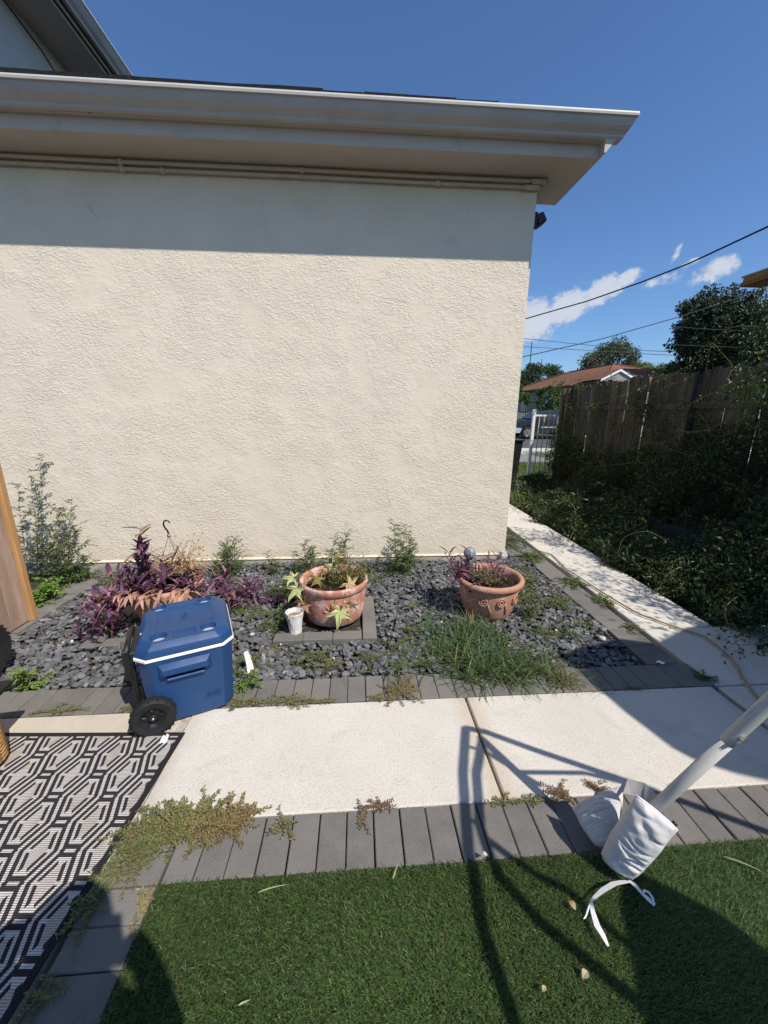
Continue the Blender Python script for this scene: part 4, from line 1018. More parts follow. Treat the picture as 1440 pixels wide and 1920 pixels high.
# ================================================================== TURF
TX0, TX1, TY0, TY1 = -.664, 3.9, .30, .962
turf = Geo()
gxs = np.linspace(TX0, 4.4, 2); turf.add([(TX0, -3, -.004), (4.4, -3, -.004), (4.4, TY1, -.004), (TX0, TY1, -.004)], [[0, 1, 2, 3]], (.02, .03, .012))
turf.build('turf_backing', M_turf, kind='structure')
def turf_patch(x0, x1, y0, y1, n, L_, W_):
    P = np.stack([rng.uniform(x0, x1, n), rng.uniform(y0, y1, n), np.full(n, -.002)], 1)
    az = rng.normal(R(-75), .8, n); el = R(80) - np.abs(rng.normal(0, .26, n))
    c = vary((.098, .165, .048), n, .35, .1)
    pal = rng.random(n); c[pal < .22] = vary((.16, .22, .075), int((pal < .22).sum()), .3, .1); c[pal > .90] = vary((.055, .155, .070), int((pal > .90).sum()), .3, .1)
    # pile that leans in patches
    az += .7 * np.sin(P[:, 0] * 3.1 + 1) * np.cos(P[:, 1] * 4.0)
    g = Geo(); blades(g, P, az, el, rng.uniform(.75, 1.1, n) * L_, rng.uniform(.7, 1.2, n) * W_, rng.uniform(.2, 1.0, n), c, 2, [1, .9, .15])
    tone = 1 + .22 * np.sin(P[:, 0] * 5.3 + 2 * np.sin(P[:, 1] * 6)) * np.sin(P[:, 1] * 7.1 + P[:, 0] * 2) + .12 * np.sin(P[:, 0] * 17 + P[:, 1] * 13); c = np.clip(c * tone[:, None], .003, .9)
    # curled brown thatch between the blades
    m_ = n // 5; P2 = np.stack([rng.uniform(x0, x1, m_), rng.uniform(y0, y1, m_), np.full(m_, .004)], 1)
    blades(g, P2, rng.uniform(0, 6.28, m_), rng.uniform(-.1, .8, m_), .016, .0018, rng.uniform(0, 2.5, m_), vary((.075, .075, .03), m_, .3, .1), 2, [1, .9, .3])
    return g
turf_patch(TX0, 1.9, .28, .958, 220000, .0245, .0020).build('artificial_turf', M_turf, label='dark green artificial turf along the paver border', cat='turf', kind='stuff')
turf_patch(TX0, 4.2, -2.2, .28, 24000, .032, .006).build('artificial_turf', M_turf, label='artificial turf under and behind the viewer', cat='turf', kind='stuff')
# dry blades and leaves lying on the turf
for (x_, y_, a_, L_, c_, lab) in ((-.33, .90, .2, .10, (.35, .38, .16), 'pale curved grass blade lying on the turf near its left end'), (.10, .91, 1.1, .05, (.38, .40, .16), 'short straw blade on the turf below the pavers'), (1.24, .90, -.5, .12, (.32, .30, .16), 'thin dry stalk on the turf right of the weight bag'), (-.32, .66, .3, .03, (.45, .42, .28), 'pale leaf scrap on the turf at the bottom left')):
    g = Geo(); blades(g, [(0, 0, 0)], a_, R(10), L_, .005, .5, c_, 6, [.5, 1, 1, .8, .6, .3, .1]); g.build('dry_grass', M_leaf, loc=(x_, y_, .028), label=lab, cat='dry grass', group='dry scraps on the turf')
def dry_leaf(x, y, z, s, a, col, lab):
    g = Geo(); P = []
    for k in range(7):
        t = k / 6; w = s * .36 * math.sin(math.pi * min(1, t + .06)); zz = .25 * s * math.sin(math.pi * t)
        P += [(s * (t - .5), -w, zz + .3 * w), (s * (t - .5), 0, zz), (s * (t - .5), w, zz + .45 * w)]
    F = [[3 * k + i, 3 * k + i + 1, 3 * k + 4 + i, 3 * k + 3 + i] for k in range(6) for i in (0, 1)]
    return g.add(P, F, col).build('dry_leaf', M_leaf, loc=(x, y, z), rz=a, label=lab, cat='leaf', group='fallen dry leaves')
dry_leaf(.645, .805, .026, .027, 2.0, (.36, .27, .15), 'tan dry leaf on the turf left of the weight bag')
dry_leaf(.60, .655, .026, .026, .5, (.46, .38, .27), 'pale folded dry leaf on the turf near the bottom')
dry_leaf(.42, .955, .03, .022, .1, (.60, .58, .5), 'small whitish leaf where the pavers meet the turf')
dry_leaf(.475, .635, .03, .016, .5, (.45, .40, .18), 'small yellow leaf on the turf at the bottom')
def scrap(x, y, z, w, h, a, tilt, lab, name='paper_scrap', cat='paper'):
    g = Geo(); P = []
    for j in range(4):
        for i in range(4):
            P.append(((i / 3 - .5) * w * (1 - .1 * j), (j / 3 - .5) * h, .006 * math.sin(2.4 * i + j)))
    g.add(P, [[j * 4 + i, j * 4 + i + 1, j * 4 + 5 + i, j * 4 + 4 + i] for j in range(3) for i in range(3)])
    o = g.build(name, M_strap, loc=(x, y, z), label=lab, cat=cat); o.rotation_euler = (tilt, 0, a); return o
scrap(-.915, 1.545, .012, .035, .05, R(12), 0, 'small white paper tag under the cooler wheel')
scrap(-.655, 2.02, .075, .05, .13, R(60), R(80), 'white paper sheet standing up behind the right edge of the cooler')
scrap(1.85, 1.95, .012, .05, .026, R(-15), 0, 'white paper scrap on the shaded pavers')
def stone(x, y, s, lab, col_=(.62, .60, .56)):
    g = Geo(); P = []; 
    g.lathe([(0, 0), (s * .8, .15 * s), (s, .45 * s), (s * .75, .8 * s), (0, .95 * s)], 8, wob=.15)
    return g.build('white_stone', M_lip, smooth=True, loc=(x, y, .0), label=lab, cat='stone')
stone(1.655, 2.22, .026, 'round white stone on the slate chips left of the broad shade')
stone(-.74, 2.42, .018, 'white flat stone on the slate right of the cooler')
stone(1.35, 2.62, .016, 'small white stone right of the rosette pot')

# ================================================================== PLANTS IN AND AROUND THE BED
weed(-3.02, 3.62, 1.10, 'tallest weed, lanky and sparse, against the wall beside the left board fence', 5, .25, .036, .013, (.10, .125, .05), dens=.55, lean=.08, br=.34)
weed(-2.72, 3.50, .72, 'branching weed right of the tallest one by the left fence', 4, .2, .034, .013, (.105, .125, .05), dens=.6, lean=.14, br=.4)
weed(-2.55, 3.42, .24, 'low dark green weed at the wall foot left of the purple plant', 5, .16, .034, .018, (.07, .12, .03), br=.5)
weed(-1.27, 3.45, .40, 'bushy feathery weed at the wall, left of the small thin one', 7, .34, .030, .011, (.09, .14, .045), br=.5)
weed(-.82, 3.5, .22, 'small thin feathery weed between two bushier ones', 3, .10, .026, .010, (.10, .15, .05), br=.5)
weed(-.52, 3.48, .34, 'feathery weed rising behind the left rim of the middle pot', 5, .16, .030, .011, (.11, .16, .05), br=.5)
weed(-.22, 3.5, .44, 'feathery weed rising behind the middle pot, above its orange flower', 4, .16, .028, .010, (.11, .15, .055), br=.4)
weed(.44, 3.44, .56, 'conical feathery weed standing alone at the wall between the pots', 7, .20, .032, .011, (.095, .15, .045), br=.42)
weed(-2.62, 3.12, .16, 'bright green leafy weed at the foot of the left board fence', 9, .30, .034, .02, (.13, .24, .035), group='low weeds in the bed', br=.9)
weed(-2.60, 2.98, .10, 'low bright green weed nearest the orange fence post', 7, .22, .03, .018, (.13, .23, .035), group='low weeds in the bed', br=1.0)
weed(-1.83, 1.97, .13, 'young green seedling with yellow bud beside the black tyre', 3, .1, .030, .017, (.17, .25, .05), group='low weeds in the bed', br=.7)
weed(-.63, 1.89, .10, 'fresh green weed at the lower right corner of the cooler', 6, .1, .020, .012, (.15, .23, .06), group='low weeds in the bed', br=.9)
weed(-.60, 2.95, .16, 'tangled dull green weed left of the middle pot', 8, .3, .026, .012, (.07, .11, .04), group='low weeds in the bed', br=.9)
weed(-.50, 2.62, .14, 'dark weed behind the white cup', 6, .2, .026, .013, (.06, .10, .03), group='low weeds in the bed', br=.9)
weed(-2.1, 3.3, .09, 'pale low weed strip left of the purple plant', 8, .4, .03, .01, (.15, .17, .08), group='low weeds in the bed', br=1.3)
weed(1.36, 2.55, .20, 'thin leafy weed right of the rosette pot', 5, .22, .022, .011, (.09, .14, .04), group='low weeds in the bed', br=.7)
for k, (x_, y_, r_, n_, lab) in enumerate(((-.95, 2.75, .22, 26, 'low sprawl of weed behind the cooler'), (-.30, 2.15, .16, 14, 'thin weed sprawl in front of the middle pot frame'), (-.70, 2.10, .15, 18, 'weed sprawl right of the cooler on the slate'), (.25, 2.2, .16, 12, 'sparse weed sprawl on slate right of the middle pot'),
        (1.62, 2.72, .16, 30, 'round green weed clump on slate beside the side pavers'), (1.55, 3.15, .28, 46, 'spreading weed mat on slate near the wall corner'), (1.30, 2.95, .22, 26, 'weed mat behind the rosette pot'), (1.96, 3.1, .18, 34, 'weed strip between side pavers and path, far part'), (1.99, 2.75, .14, 26, 'weed strip between side pavers and path, middle part'),
        (1.97, 2.35, .10, 14, 'weed strip between side pavers and path, near part'), (1.72, 4.3, .35, 60, 'weed mat among the stepping pavers past the wall corner'), (1.85, 3.75, .22, 40, 'weed clump at the edge of the stepping pavers'), (2.02, 1.80, .09, 14, 'dark weed tuft at the shaded corner of the slab'), (-.45, 3.2, .25, 22, 'low weeds at the wall foot behind the middle pot'), (.15, 3.3, .2, 10, 'sparse low weeds on slate near the wall'))):
    creeping(x_, y_, r_, n_, lab, col=(.085, .125, .04), leaf=.016, group='weed mats on the slate', up=.5, scol=(.14, .13, .06), z0=.0)
for x_, y_, r_, n_, c_, lab in ((-.78, 2.02, .12, 18, 0, 'weed sprawl on slate touching the right side of the cooler'), (-.55, 2.22, .10, 14, 1, 'yellowish weed sprawl on slate below the white cup'), (-.62, 2.52, .13, 18, 0, 'weed sprawl on slate left of the white cup'),
        (-.75, 2.72, .16, 22, 2, 'weed sprawl on slate between the purple clumps and the cup'), (-.62, 3.02, .15, 20, 0, 'weed sprawl on slate behind the tangled dull weed'), (-.18, 2.05, .12, 14, 1, 'thin weed sprawl on slate just behind the front pavers, centre'), (.08, 2.10, .10, 12, 0, 'thin weed sprawl at the front corner of the middle paver frame'),
        (.30, 2.02, .13, 16, 2, 'weed sprawl on slate behind the spiky brownish tuft'), (.36, 2.42, .12, 14, 0, 'weed sprawl on slate left of the grass clump'), (.42, 2.75, .10, 8, 1, 'few weed stems on slate between middle and right pots'), (1.30, 2.32, .15, 22, 0, 'weed sprawl on slate right of the grass clump'),
        (1.42, 2.85, .15, 22, 2, 'weed sprawl on slate right behind the rosette pot'), (1.60, 3.45, .16, 26, 0, 'weed sprawl on slate just past the wall corner'), (1.66, 2.42, .09, 12, 1, 'small weed on slate against the side pavers'), (-.95, 2.42, .10, 12, 2, 'weed on slate between cooler and purple clump')):
    creeping(x_, y_, r_, n_, lab, col=((.085, .125, .04), (.16, .16, .06), (.11, .14, .045))[c_], leaf=.014, group='scattered weed sprawls on the slate', up=.6, scol=(.16, .14, .07), z0=.0)
# creeping weeds in joints
for (x_, y_, r_, n_, lab, kw) in (
    (-.66, 1.14, .18, 105, 'largest olive brown creeping weed over the left end of the paver border', dict(ell=(1.25, .75), up=.35)),
    (-.50, 1.15, .14, 64, 'reddish creeping weed at the right end of the large clump', dict(ell=(1.2, .7), up=.5, col=(.20, .14, .05))),
    (-.77, 1.08, .14, 70, 'green creeping weed between rug corner and paver border', dict(ell=(.8, 1.2), col=(.12, .15, .055))),
    (-.84, .94, .10, 34, 'green creeping weed along the rug edge above the shadow', dict(ell=(.6, 1.3), col=(.12, .16, .06))),
    (-.85, .73, .08, 14, 'creeping weed by the rug edge inside the person shadow', dict(ell=(.6, 1.2), col=(.13, .16, .07))),
    (-.68, .90, .08, 9, 'straw coloured weed at the left end of the turf', dict(ell=(.5, 1.3), col=(.26, .22, .09))),
    (-.85, .50, .08, 8, 'creeping weed at the bottom left corner by the rug', dict(ell=(.5, 1.5), col=(.12, .14, .06))),
    (-.29, 1.13, .085, 13, 'small green creeping weed in a paver joint left of centre', dict(ell=(.6, 1.2), col=(.15, .17, .07))),
    (.00, 1.13, .065, 10, 'thin brown creeping weed running down a paver joint', dict(ell=(.6, 1.2), col=(.16, .12, .07))),
    (.07, 1.165, .065, 14, 'dark red creeping weed at the slab edge in the centre', dict(col=(.15, .08, .055), ell=(1.2, .6), up=.6)),
    (.56, 1.155, .08, 14, 'small green creeping weed below the slab joint', dict(ell=(1.5, .35), col=(.14, .16, .07))),
    (.69, 1.15, .07, 16, 'green creeping weed strip right of the slab joint', dict(ell=(1.4, .4), col=(.13, .16, .06))),
    (.80, 1.175, .07, 16, 'reddish brown weed left of the weight bag', dict(col=(.17, .10, .06), up=.7)),
    (.97, 1.175, .08, 20, 'reddish brown weed behind the weight bag', dict(col=(.16, .10, .06), up=.7)),
    (1.33, 1.165, .05, 7, 'tiny brown weed at slab edge right of the pole', dict(col=(.18, .12, .07), ell=(1.4, .4))),
    (-.60, 1.76, .11, 22, 'green creeping weed at the slab edge by the cooler', dict(ell=(1.3, .5), col=(.12, .15, .06))),
    (-.40, 1.76, .12, 26, 'green creeping weed on the front pavers left of centre', dict(ell=(1.3, .6), col=(.12, .15, .06))),
    (-.24, 1.745, .10, 14, 'thin creeping weed along the slab edge near the centre', dict(ell=(1.6, .3), col=(.11, .14, .06))),
    (.10, 1.745, .08, 14, 'green creeping weed at slab edge left of the spiky tuft', dict(ell=(1.5, .4), col=(.12, .15, .06))),
    (.23, 1.80, .15, 40, 'spiky brownish weed tuft spilling over the slab edge', dict(col=(.17, .14, .07), up=.5, ell=(.9, 1.0))),
    (-1.55, 1.77, .12, 16, 'flat weed on the old slab edge at the left', dict(ell=(1.6, .4), col=(.12, .15, .06))),
    (-1.15, 1.76, .09, 12, 'small weed at the cooler wheel on the slab edge', dict(ell=(1.4, .4), col=(.12, .15, .06))),
    (1.55, 1.742, .05, 7, 'tiny dark weed on the shaded slab edge', dict(ell=(1.6, .4)))): creeping(x_, y_, r_, n_, lab, **kw)
# coarse grass in front of the right pot
def grass_clump(x, y, rx, ry, n, L_, lab, col=(.060, .105, .035), name='grass_clump', cat='grass', W_=.0068, el0=(5, 72), dr=(.2, 2.2), group='coarse grass clumps'):
    root = empty(name, (x, y, -.01), label=lab, cat=cat, group=group); g = Geo()
    nt = max(3, n // 28); cx_ = rng.normal(0, rx * .5, nt); cy_ = rng.normal(0, ry * .5, nt); pick = rng.integers(0, nt, n)
    P = np.stack([cx_[pick] + rng.normal(0, .02, n), cy_[pick] + rng.normal(0, .02, n), np.zeros(n)], 1)
    c = vary(col, n, .35, .12); dry = rng.random(n) < .12; c[dry] = vary((.24, .21, .10), int(dry.sum()), .2, .05)
    blades(g, P, rng.uniform(0, 6.28, n), np.radians(rng.uniform(*el0, n)), rng.uniform(.35, 1.1, n) * L_, rng.uniform(.6, 1.2, n) * W_, rng.uniform(*dr, n), c, 5, [.8, 1, .85, .65, .4, .05])
    g.build('blades', M_leaf, root); return root
grass_clump(.76, 2.18, .38, .28, 760, .34, 'coarse green grass clump in front of the rosette pot', (.065, .115, .04))
grass_clump(.92, 1.93, .26, .12, 650, .24, 'grass spilling over the front pavers right of centre', (.07, .11, .04))
grass_clump(.60, 2.05, .16, .14, 300, .24, 'left lobe of the coarse grass, beside bare slate', (.07, .12, .04))
grass_clump(1.17, 1.83, .12, .06, 260, .17, 'straw tinted grass at the edge of the broad shade', (.15, .15, .065), W_=.004)
grass_clump(1.36, 1.76, .04, .03, 14, .18, 'few thin blades on the shaded pavers', (.09, .13, .05), W_=.004)
grass_clump(-2.15, 3.45, .3, .1, 160, .16, 'low grass at the wall foot between left weeds and purple plant', (.10, .14, .05), W_=.005)

grass_clump(.80, 2.38, .12, .05, 170, .26, 'grass tuft rising against the left side of the rosette pot', (.08, .13, .045))
# purple heart
def purple(x, y, z0, n, lab, stems=6, h=.28, spread=.22, L_=.10, W_=.020, trail=0.0, name='purple_plant', group='purple leaved plants', az0=None, up=None):
    root = empty(name, (x, y, z0), label=lab, cat='plant', group=group); gs, g = Geo(), Geo()
    P, A_, E_, LL = [], [], [], []
    for s_ in range(stems):
        az = rnd.uniform(0, 6.28) if az0 is None else az0 + rnd.gauss(0, .5)
        el = R(rnd.uniform(35, 85)) if rnd.random() > trail else R(rnd.uniform(5, 40)); dp = R(rnd.uniform(0, 40)) if el > R(40) else R(rnd.uniform(60, 120))
        if up: el, dp = R(rnd.uniform(82, 90)), R(rnd.uniform(-6, 8))
        L__ = h * (rnd.uniform(.8, 1.05) if up else rnd.uniform(.45, 1.1)); bx, by = rnd.uniform(-spread, spread) * .5, rnd.uniform(-spread, spread) * .5
        pts = curve((bx, by, 0), az, el, L__, dp, 8, .2); gs.tube(pts, [.004 - .0003 * i for i in range(9)], 5, (.13, .05, .09), cap=False)
        for k in range(n):
            u_ = 8 * (k + .5) / n; j = min(7, int(u_)); p = pts[j].lerp(pts[j + 1], u_ - j)
            P.append(tuple(p)); A_.append(az + 1.57 + math.pi * (k % 2) + rnd.gauss(0, .6)); E_.append(R(rnd.uniform(20, 65))); LL.append(L_ * rnd.uniform(.6, 1.15))
    n_ = len(P); c = vary(PURP, n_, .4, .1); hl = rng.random(n_) < .22; c[hl] = vary((.28, .14, .19), int(hl.sum()), .2, .05); dr_ = rng.random(n_) < .06; c[dr_] = (.34, .20, .10)
    blades(g, P, A_, E_, LL, W_ * rng.uniform(.7, 1.2, n_), rng.uniform(.3, 1.3, n_), c, 4, LANCE)
    gs.build('stem', M_stem, root); g.build('leaves', M_leaf, root); return root
purple(-1.585, 2.66, .26, 24, 'upright purple stem, tallest of the purple plants, in the left pot', 1, .46, .01, .125, .034, up=1)
purple(-1.53, 2.66, .26, 18, 'shorter upright purple stem beside the tallest one in the left pot', 3, .35, .07, .11, .030, up=1)
purple(-1.50, 2.66, .25, 10, 'dense purple foliage filling the left pot', 20, .26, .34, .13, .024, .3)
purple(-1.28, 2.58, .25, 9, 'purple foliage at the right rim of the left pot', 10, .20, .26, .11, .020, .3)
purple(-1.60, 2.60, .26, 10, 'purple stems trailing down the left side of the left pot', 16, .36, .18, .13, .022, 1.0, az0=R(205))
purple(-1.70, 2.52, .02, 8, 'purple leaves touching the slate left of the left pot', 9, .20, .16, .10, .016, .9)
purple(-1.12, 3.00, .0, 9, 'purple ground clump between left pot and the bushy weed', 22, .30, .40, .10, .017, .4)
purple(-.88, 2.90, .0, 9, 'purple ground clump right behind the cooler', 16, .26, .32, .095, .015, .5)
purple(.80, 2.68, .27, 9, 'purple plant at the left rim of the rosette pot', 13, .22, .14, .11, .015, .2)
purple(1.06, 2.74, .26, 8, 'purple stems leaning over the right of the rosette pot', 12, .22, .20, .10, .012, .6)
dryl = empty('withered_leaves', (-1.42, 2.50, .27), label='withered pinkish leaves draped over the front rim of the left pot', cat='plant')
g = Geo(); n = 60; blades(g, np.stack([rng.uniform(-.22, .28, n), rng.uniform(-.05, .05, n) , rng.uniform(.0, .05, n)], 1), rng.normal(-1.57, .7, n), rng.uniform(-.1, .7, n), rng.uniform(.08, .17, n), rng.uniform(.014, .028, n), rng.uniform(1.0, 2.2, n), vary((.42, .24, .17), n, .35, .1), 4, LANCE); g.build('leaves', M_leaf, dryl)
# withered hanging basket in the left pot
hb = empty('hanging_basket', (-1.36, 2.80, .22), label='withered tan plant in a hanging basket with black hook, set in the left pot', cat='hanging basket')
Geo().lathe([(0, 0), (.09, 0), (.125, .12), (.130, .125), (.12, .125), (.0, .105)], 24).build('basket', M_black, hb, smooth=True)
hk = [(-.035 + .0, 0, .435), (-.036, 0, .455)]
g = Geo(); g.tube([(-.030, 0, .405), (-.036, 0, .43), (-.050, 0, .452), (-.058, 0, .475), (-.052, 0, .498), (-.034, 0, .508), (-.016, 0, .500), (-.012, 0, .484)], [.006, .006, .006, .006, .006, .006, .005, .004], 8)
g.tube([(-.042, 0, .385), (-.030, 0, .412), (-.018, 0, .385), (-.042, 0, .385)], .004, 6)
g.build('hook', M_black, hb, smooth=True)
for a_ in (-.13, .0, .12): Geo().tube([(-.032, 0, .388), (a_, .05 if a_ == 0 else -.03, .12)], .0018, 4).build('hanger_wire', M_black, hb)
gs, gl = Geo(), Geo(); LP, LD = [], []
for s_ in range(110):
    az = rnd.uniform(0, 6.28); pts = curve((rnd.uniform(-.09, .09) , rnd.uniform(-.07, .07), .11), az, R(rnd.uniform(10, 85)), rnd.uniform(.10, .30), R(rnd.uniform(0, 150)), 7, .7)
    gs.tube(pts, .0013, 3, rnd.choice(((.40, .27, .13), (.50, .37, .20), (.30, .19, .09))), cap=False)
    for k in range(9): LP.append(tuple(pts[rnd.randint(2, 7)])); LD.append((rnd.gauss(0, 1), rnd.gauss(0, 1), rnd.gauss(-.3, 1)))
for s_ in range(9):
    az = rnd.uniform(-1.2, 1.2); pts = curve((.06, 0, .12), az, R(rnd.uniform(50, 75)), rnd.uniform(.20, .34), R(10), 6, .15); gs.tube(pts, .0011, 3, (.36, .22, .12), cap=False)
    gs.lathe([(0, -.006), (.006, -.002), (.007, .003), (0, .007)], 7, tuple(pts[-1]), (.40, .22, .10))
n = len(LP); gl.leaves(LP, LD, rng.normal(0, 1, (n, 3)), rng.uniform(.012, .030, n), rng.uniform(.006, .014, n), vary((.48, .33, .17), n, .3, .12), fold=.4)
gs.build('dry_stem', M_stem, hb); gl.build('dry_foliage', M_leaf, hb)

# plants of the middle pot
mp = empty('potted_flower', (-.13, 2.72, .26), label='small green plant with orange flower growing in the middle pot', cat='plant')
gs, gl = Geo(), Geo(); LP, LD = [], []
for s_ in range(95):
    az = rnd.uniform(0, 6.28); x0 = rnd.uniform(-.10, .22); pts = curve((x0, rnd.uniform(-.10, .10), 0), az, R(rnd.uniform(50, 88)), rnd.uniform(.08, .19) if x0 > .02 else rnd.uniform(.09, .26), R(rnd.uniform(0, 40)), 6, .4)
    gs.tube(pts, .0014, 3, (.14, .11, .05), cap=False)
    for k in range(12): LP.append(tuple(pts[rnd.randint(1, 6)])); LD.append((rnd.gauss(0, 1), rnd.gauss(0, 1), rnd.gauss(.3, .7)))
n = len(LP); c = vary((.10, .16, .04), n, .4, .15); hh = rng.random(n); c[hh < .16] = (.40, .20, .06)
gl.leaves(LP, LD, rng.normal(0, .6, (n, 3)) + (0, 0, 1), rng.uniform(.012, .026, n), rng.uniform(.006, .012, n), c)
gs.build('stem', M_stem, mp); gl.build('foliage', M_leaf, mp)
g = Geo()
for k in range(9):
    a_ = k * 6.283 / 9; blades(g, [(-.005, -.045, .205)], a_, R(30), .018, .010, .6, (.85, .38, .02), 3, [.4, 1, .9, .4])
g.build('flower', M_leaf, mp)
def star_leaf(g, c, nrm, up, s, col, lobes=5):
    n_ = Vector(nrm).normalized(); u_ = Vector(up); u_ = (u_ - n_ * u_.dot(n_)).normalized(); v_ = u_.cross(n_); c = Vector(c)
    P = [tuple(c)]; angs = np.linspace(-125, 125, lobes)
    for k, a in enumerate(angs):
        L_ = s * (1 - .18 * abs(k - (lobes - 1) / 2)); t = R(a)
        for da, rr, dz in ((-20, .38, -.05), (-8, .72, .03), (0, 1.0, -.18), (8, .72, .03)):
            q = t + R(da); P.append(tuple(c + (u_ * math.cos(q) + v_ * math.sin(q)) * L_ * rr + n_ * dz * s))
    q = R(125 + 22); P.append(tuple(c + (u_ * math.cos(q) + v_ * math.sin(q)) * s * .3))
    g.add(P, [[0, i, i + 1] for i in range(1, len(P) - 1)], col)
PALE = (.52, .55, .27)
bigl = empty('big_leaf_plant', (-.19, 2.60, .24), label='withering plant with large pale yellow-green star leaves hanging over the middle pot', cat='plant')
for (c, nn, up, s, col) in (((.060, -.19, -.07), (.2, -1, .45), (-.2, -.2, -1), .085, PALE), ((-.245, -.07, .05), (-.3, -.8, .6), (-.5, 0, -1), .075, PALE), ((-.30, .10, .06), (-.2, -.5, .9), (-1, .1, 0), .065, PALE),
        ((.115, -.02, .06), (.1, -.8, .5), (.7, 0, -.5), .075, (.60, .46, .24)), ((-.09, .0, .08), (0, -.6, .8), (-.6, 0, .5), .065, (.30, .24, .07)), ((.0, .10, .13), (0, -1, .3), (0, 0, 1), .06, (.48, .52, .30)), ((.13, -.185, -.03), (-.3, -.8, -.5), (.9, -.1, .6), .060, (.62, .48, .30)),
        ((-.195, -.10, -.07), (-.2, -1, .3), (-.5, -.1, -1), .055, (.50, .30, .18)), ((-.235, -.09, -.03), (-.6, -1, .2), (.2, 0, -1), .045, (.55, .37, .24))):
    g = Geo(); star_leaf(g, c, nn, up, s * 1.55, col); g.build('leaf', M_leaf, bigl)
gs = Geo()
for a_, b_, c_ in (((-.02, .02, 0), (-.03, -.12, .12), (.055, -.185, -.06)), ((-.06, .02, 0), (-.16, -.03, .15), (-.24, -.07, .05)), ((-.04, .03, 0), (-.2, .06, .14), (-.30, .10, .06)), ((.04, .02, 0), (.08, 0, .12), (.115, -.02, .06)), ((0, .05, 0), (0, .08, .08), (0, .10, .13)), ((.06, -.04, 0), (.10, -.17, .09), (.12, -.19, -.02)), ((-.06, -.02, 0), (-.17, -.08, .10), (-.2, -.10, -.05))):
    a_, b_, c_ = Vector(a_), Vector(b_), Vector(c_); gs.tube([(a_ * (1 - t) ** 2 + b_ * 2 * t * (1 - t) + c_ * t * t) for t in (0, .2, .4, .6, .8, 1)], .0018, 4, (.22, .14, .09))
gs.build('stalk', M_stem, bigl)
# globe in the right pot and dry sedum
gb = empty('glass_globe', (.865, 2.77, .24), label='grey speckled glass globe on a stake among purple leaves in the right pot', cat='garden ornament')
Geo().lathe([(.048 * math.sin(t * math.pi / 12) + .0001, .20 - .048 * math.cos(t * math.pi / 12)) for t in range(13)], 24).build('globe', M_globe, gb, smooth=True)
Geo().lathe([(.0001, .03), (.036, .05), (.042, .08), (.030, .12), (.022, .155), (0, .156)], 20).build('globe_base', plain('dark_speckled_metal', (.09, .09, .095), .5, .3, var=.6, scale=90), gb, smooth=True)
Geo().tube([(0, 0, 0), (0, 0, .05)], .01, 8).build('stake', M_black, gb)
weed(.95, 2.58, .13, 'yellowish withered plant at the front rim of the right pot', 9, .16, .018, .009, (.24, .20, .09), z0=.25, name='withered_plant', group=None, br=.5)
creeping(1.12, 2.62, .14, 20, 'dark bare stems trailing over the right rim of the right pot', col=(.05, .04, .03), leaf=.008, z0=.27, up=.6, scol=(.035, .025, .03), name='trailing_stems', group=None)

# ================================================================== THICKET AT THE FENCE
def clump_noise(x, y, z):
    return np.sin(3.1 * x + 1.7 * y + .5) * np.sin(2.3 * y - 2.9 * z + 1.1) + .6 * np.sin(6.1 * x - 4.3 * y + 2 * z) * np.sin(5.3 * z + 3.7 * x) + .35 * np.sin(11 * y + 9 * z) * np.sin(12 * x - 7 * z)
def thicket():
    g = Geo(); n = 210000
    x = rng.uniform(2.5, 4.34, n); y = rng.uniform(1.2, 8.15, n)
    edge = 2.66 + .10 * np.sin(3.3 * y) + .07 * np.sin(8.1 * y + 1)
    edge = np.where(y < 2.4, 2.62 + (2.4 - y) * .15 + .05 * np.sin(9 * y), edge)
    s = np.clip((x - edge) / (4.3 - edge), 0, 1)
    hmax = .06 + s ** 1.25 * np.where(y < 4.6, 1.32, np.where(y < 6.6, .62 + (6.6 - y) * .34, .62 + (y - 6.6) * .42))
    hmax *= 1 + .22 * np.sin(4.7 * y + 2 * x) * np.sin(2.1 * y)
    hmax *= np.where((y > 6.4) & (x < 4.0), .30, 1)
    z = hmax * rng.random(n) ** .62
    keep = (x > edge) & (clump_noise(x, y, z) > -.30 + .5 * (rng.random(n) - .5)) & (rng.random(n) < (.25 + .75 * (z / (hmax + .01)) ** .6)); x, y, z = x[keep], y[keep], z[keep]; n = len(x)
    P = np.stack([x, y, z], 1); D = rng.normal(0, 1, (n, 3)) + (-.5, -.4, .1); N = rng.normal(0, .7, (n, 3)) + (-.3, -.2, 1)
    c = vary((.030, .055, .018), n, .4, .12); r_ = rng.random(n); c[r_ < .12] = vary((.09, .12, .03), int((r_ < .12).sum()), .3, .1); c[r_ > .95] = vary((.16, .11, .05), int((r_ > .95).sum()), .3, .1)
    sz = rng.uniform(.016, .042, n) * np.where(y < 3.6, 1.25, 1) * np.where(rng.random(n) < .14, 1.9, 1)
    g.leaves(P, D, N, sz, sz * .5, c); return g
thicket().build('vine_thicket', M_dark, label='dense dark thicket of vines and weeds between path and fence', cat='undergrowth', kind='stuff')
g = Geo(); n = 5200
yb = rng.uniform(1.8, 8, n); xb = 2.66 + rng.gamma(1.6, .22, n); P = np.stack([xb, yb, np.zeros(n) - .03], 1)
blades(g, P, rng.uniform(0, 6.28, n), np.radians(rng.uniform(25, 80, n)), rng.uniform(.08, .34, n), .006, rng.uniform(.5, 2, n), vary((.065, .10, .03), n, .4, .15), 4)
g.build('undergrowth_grass', M_dark, label='long grass along the right edge of the side path', cat='grass', kind='stuff')
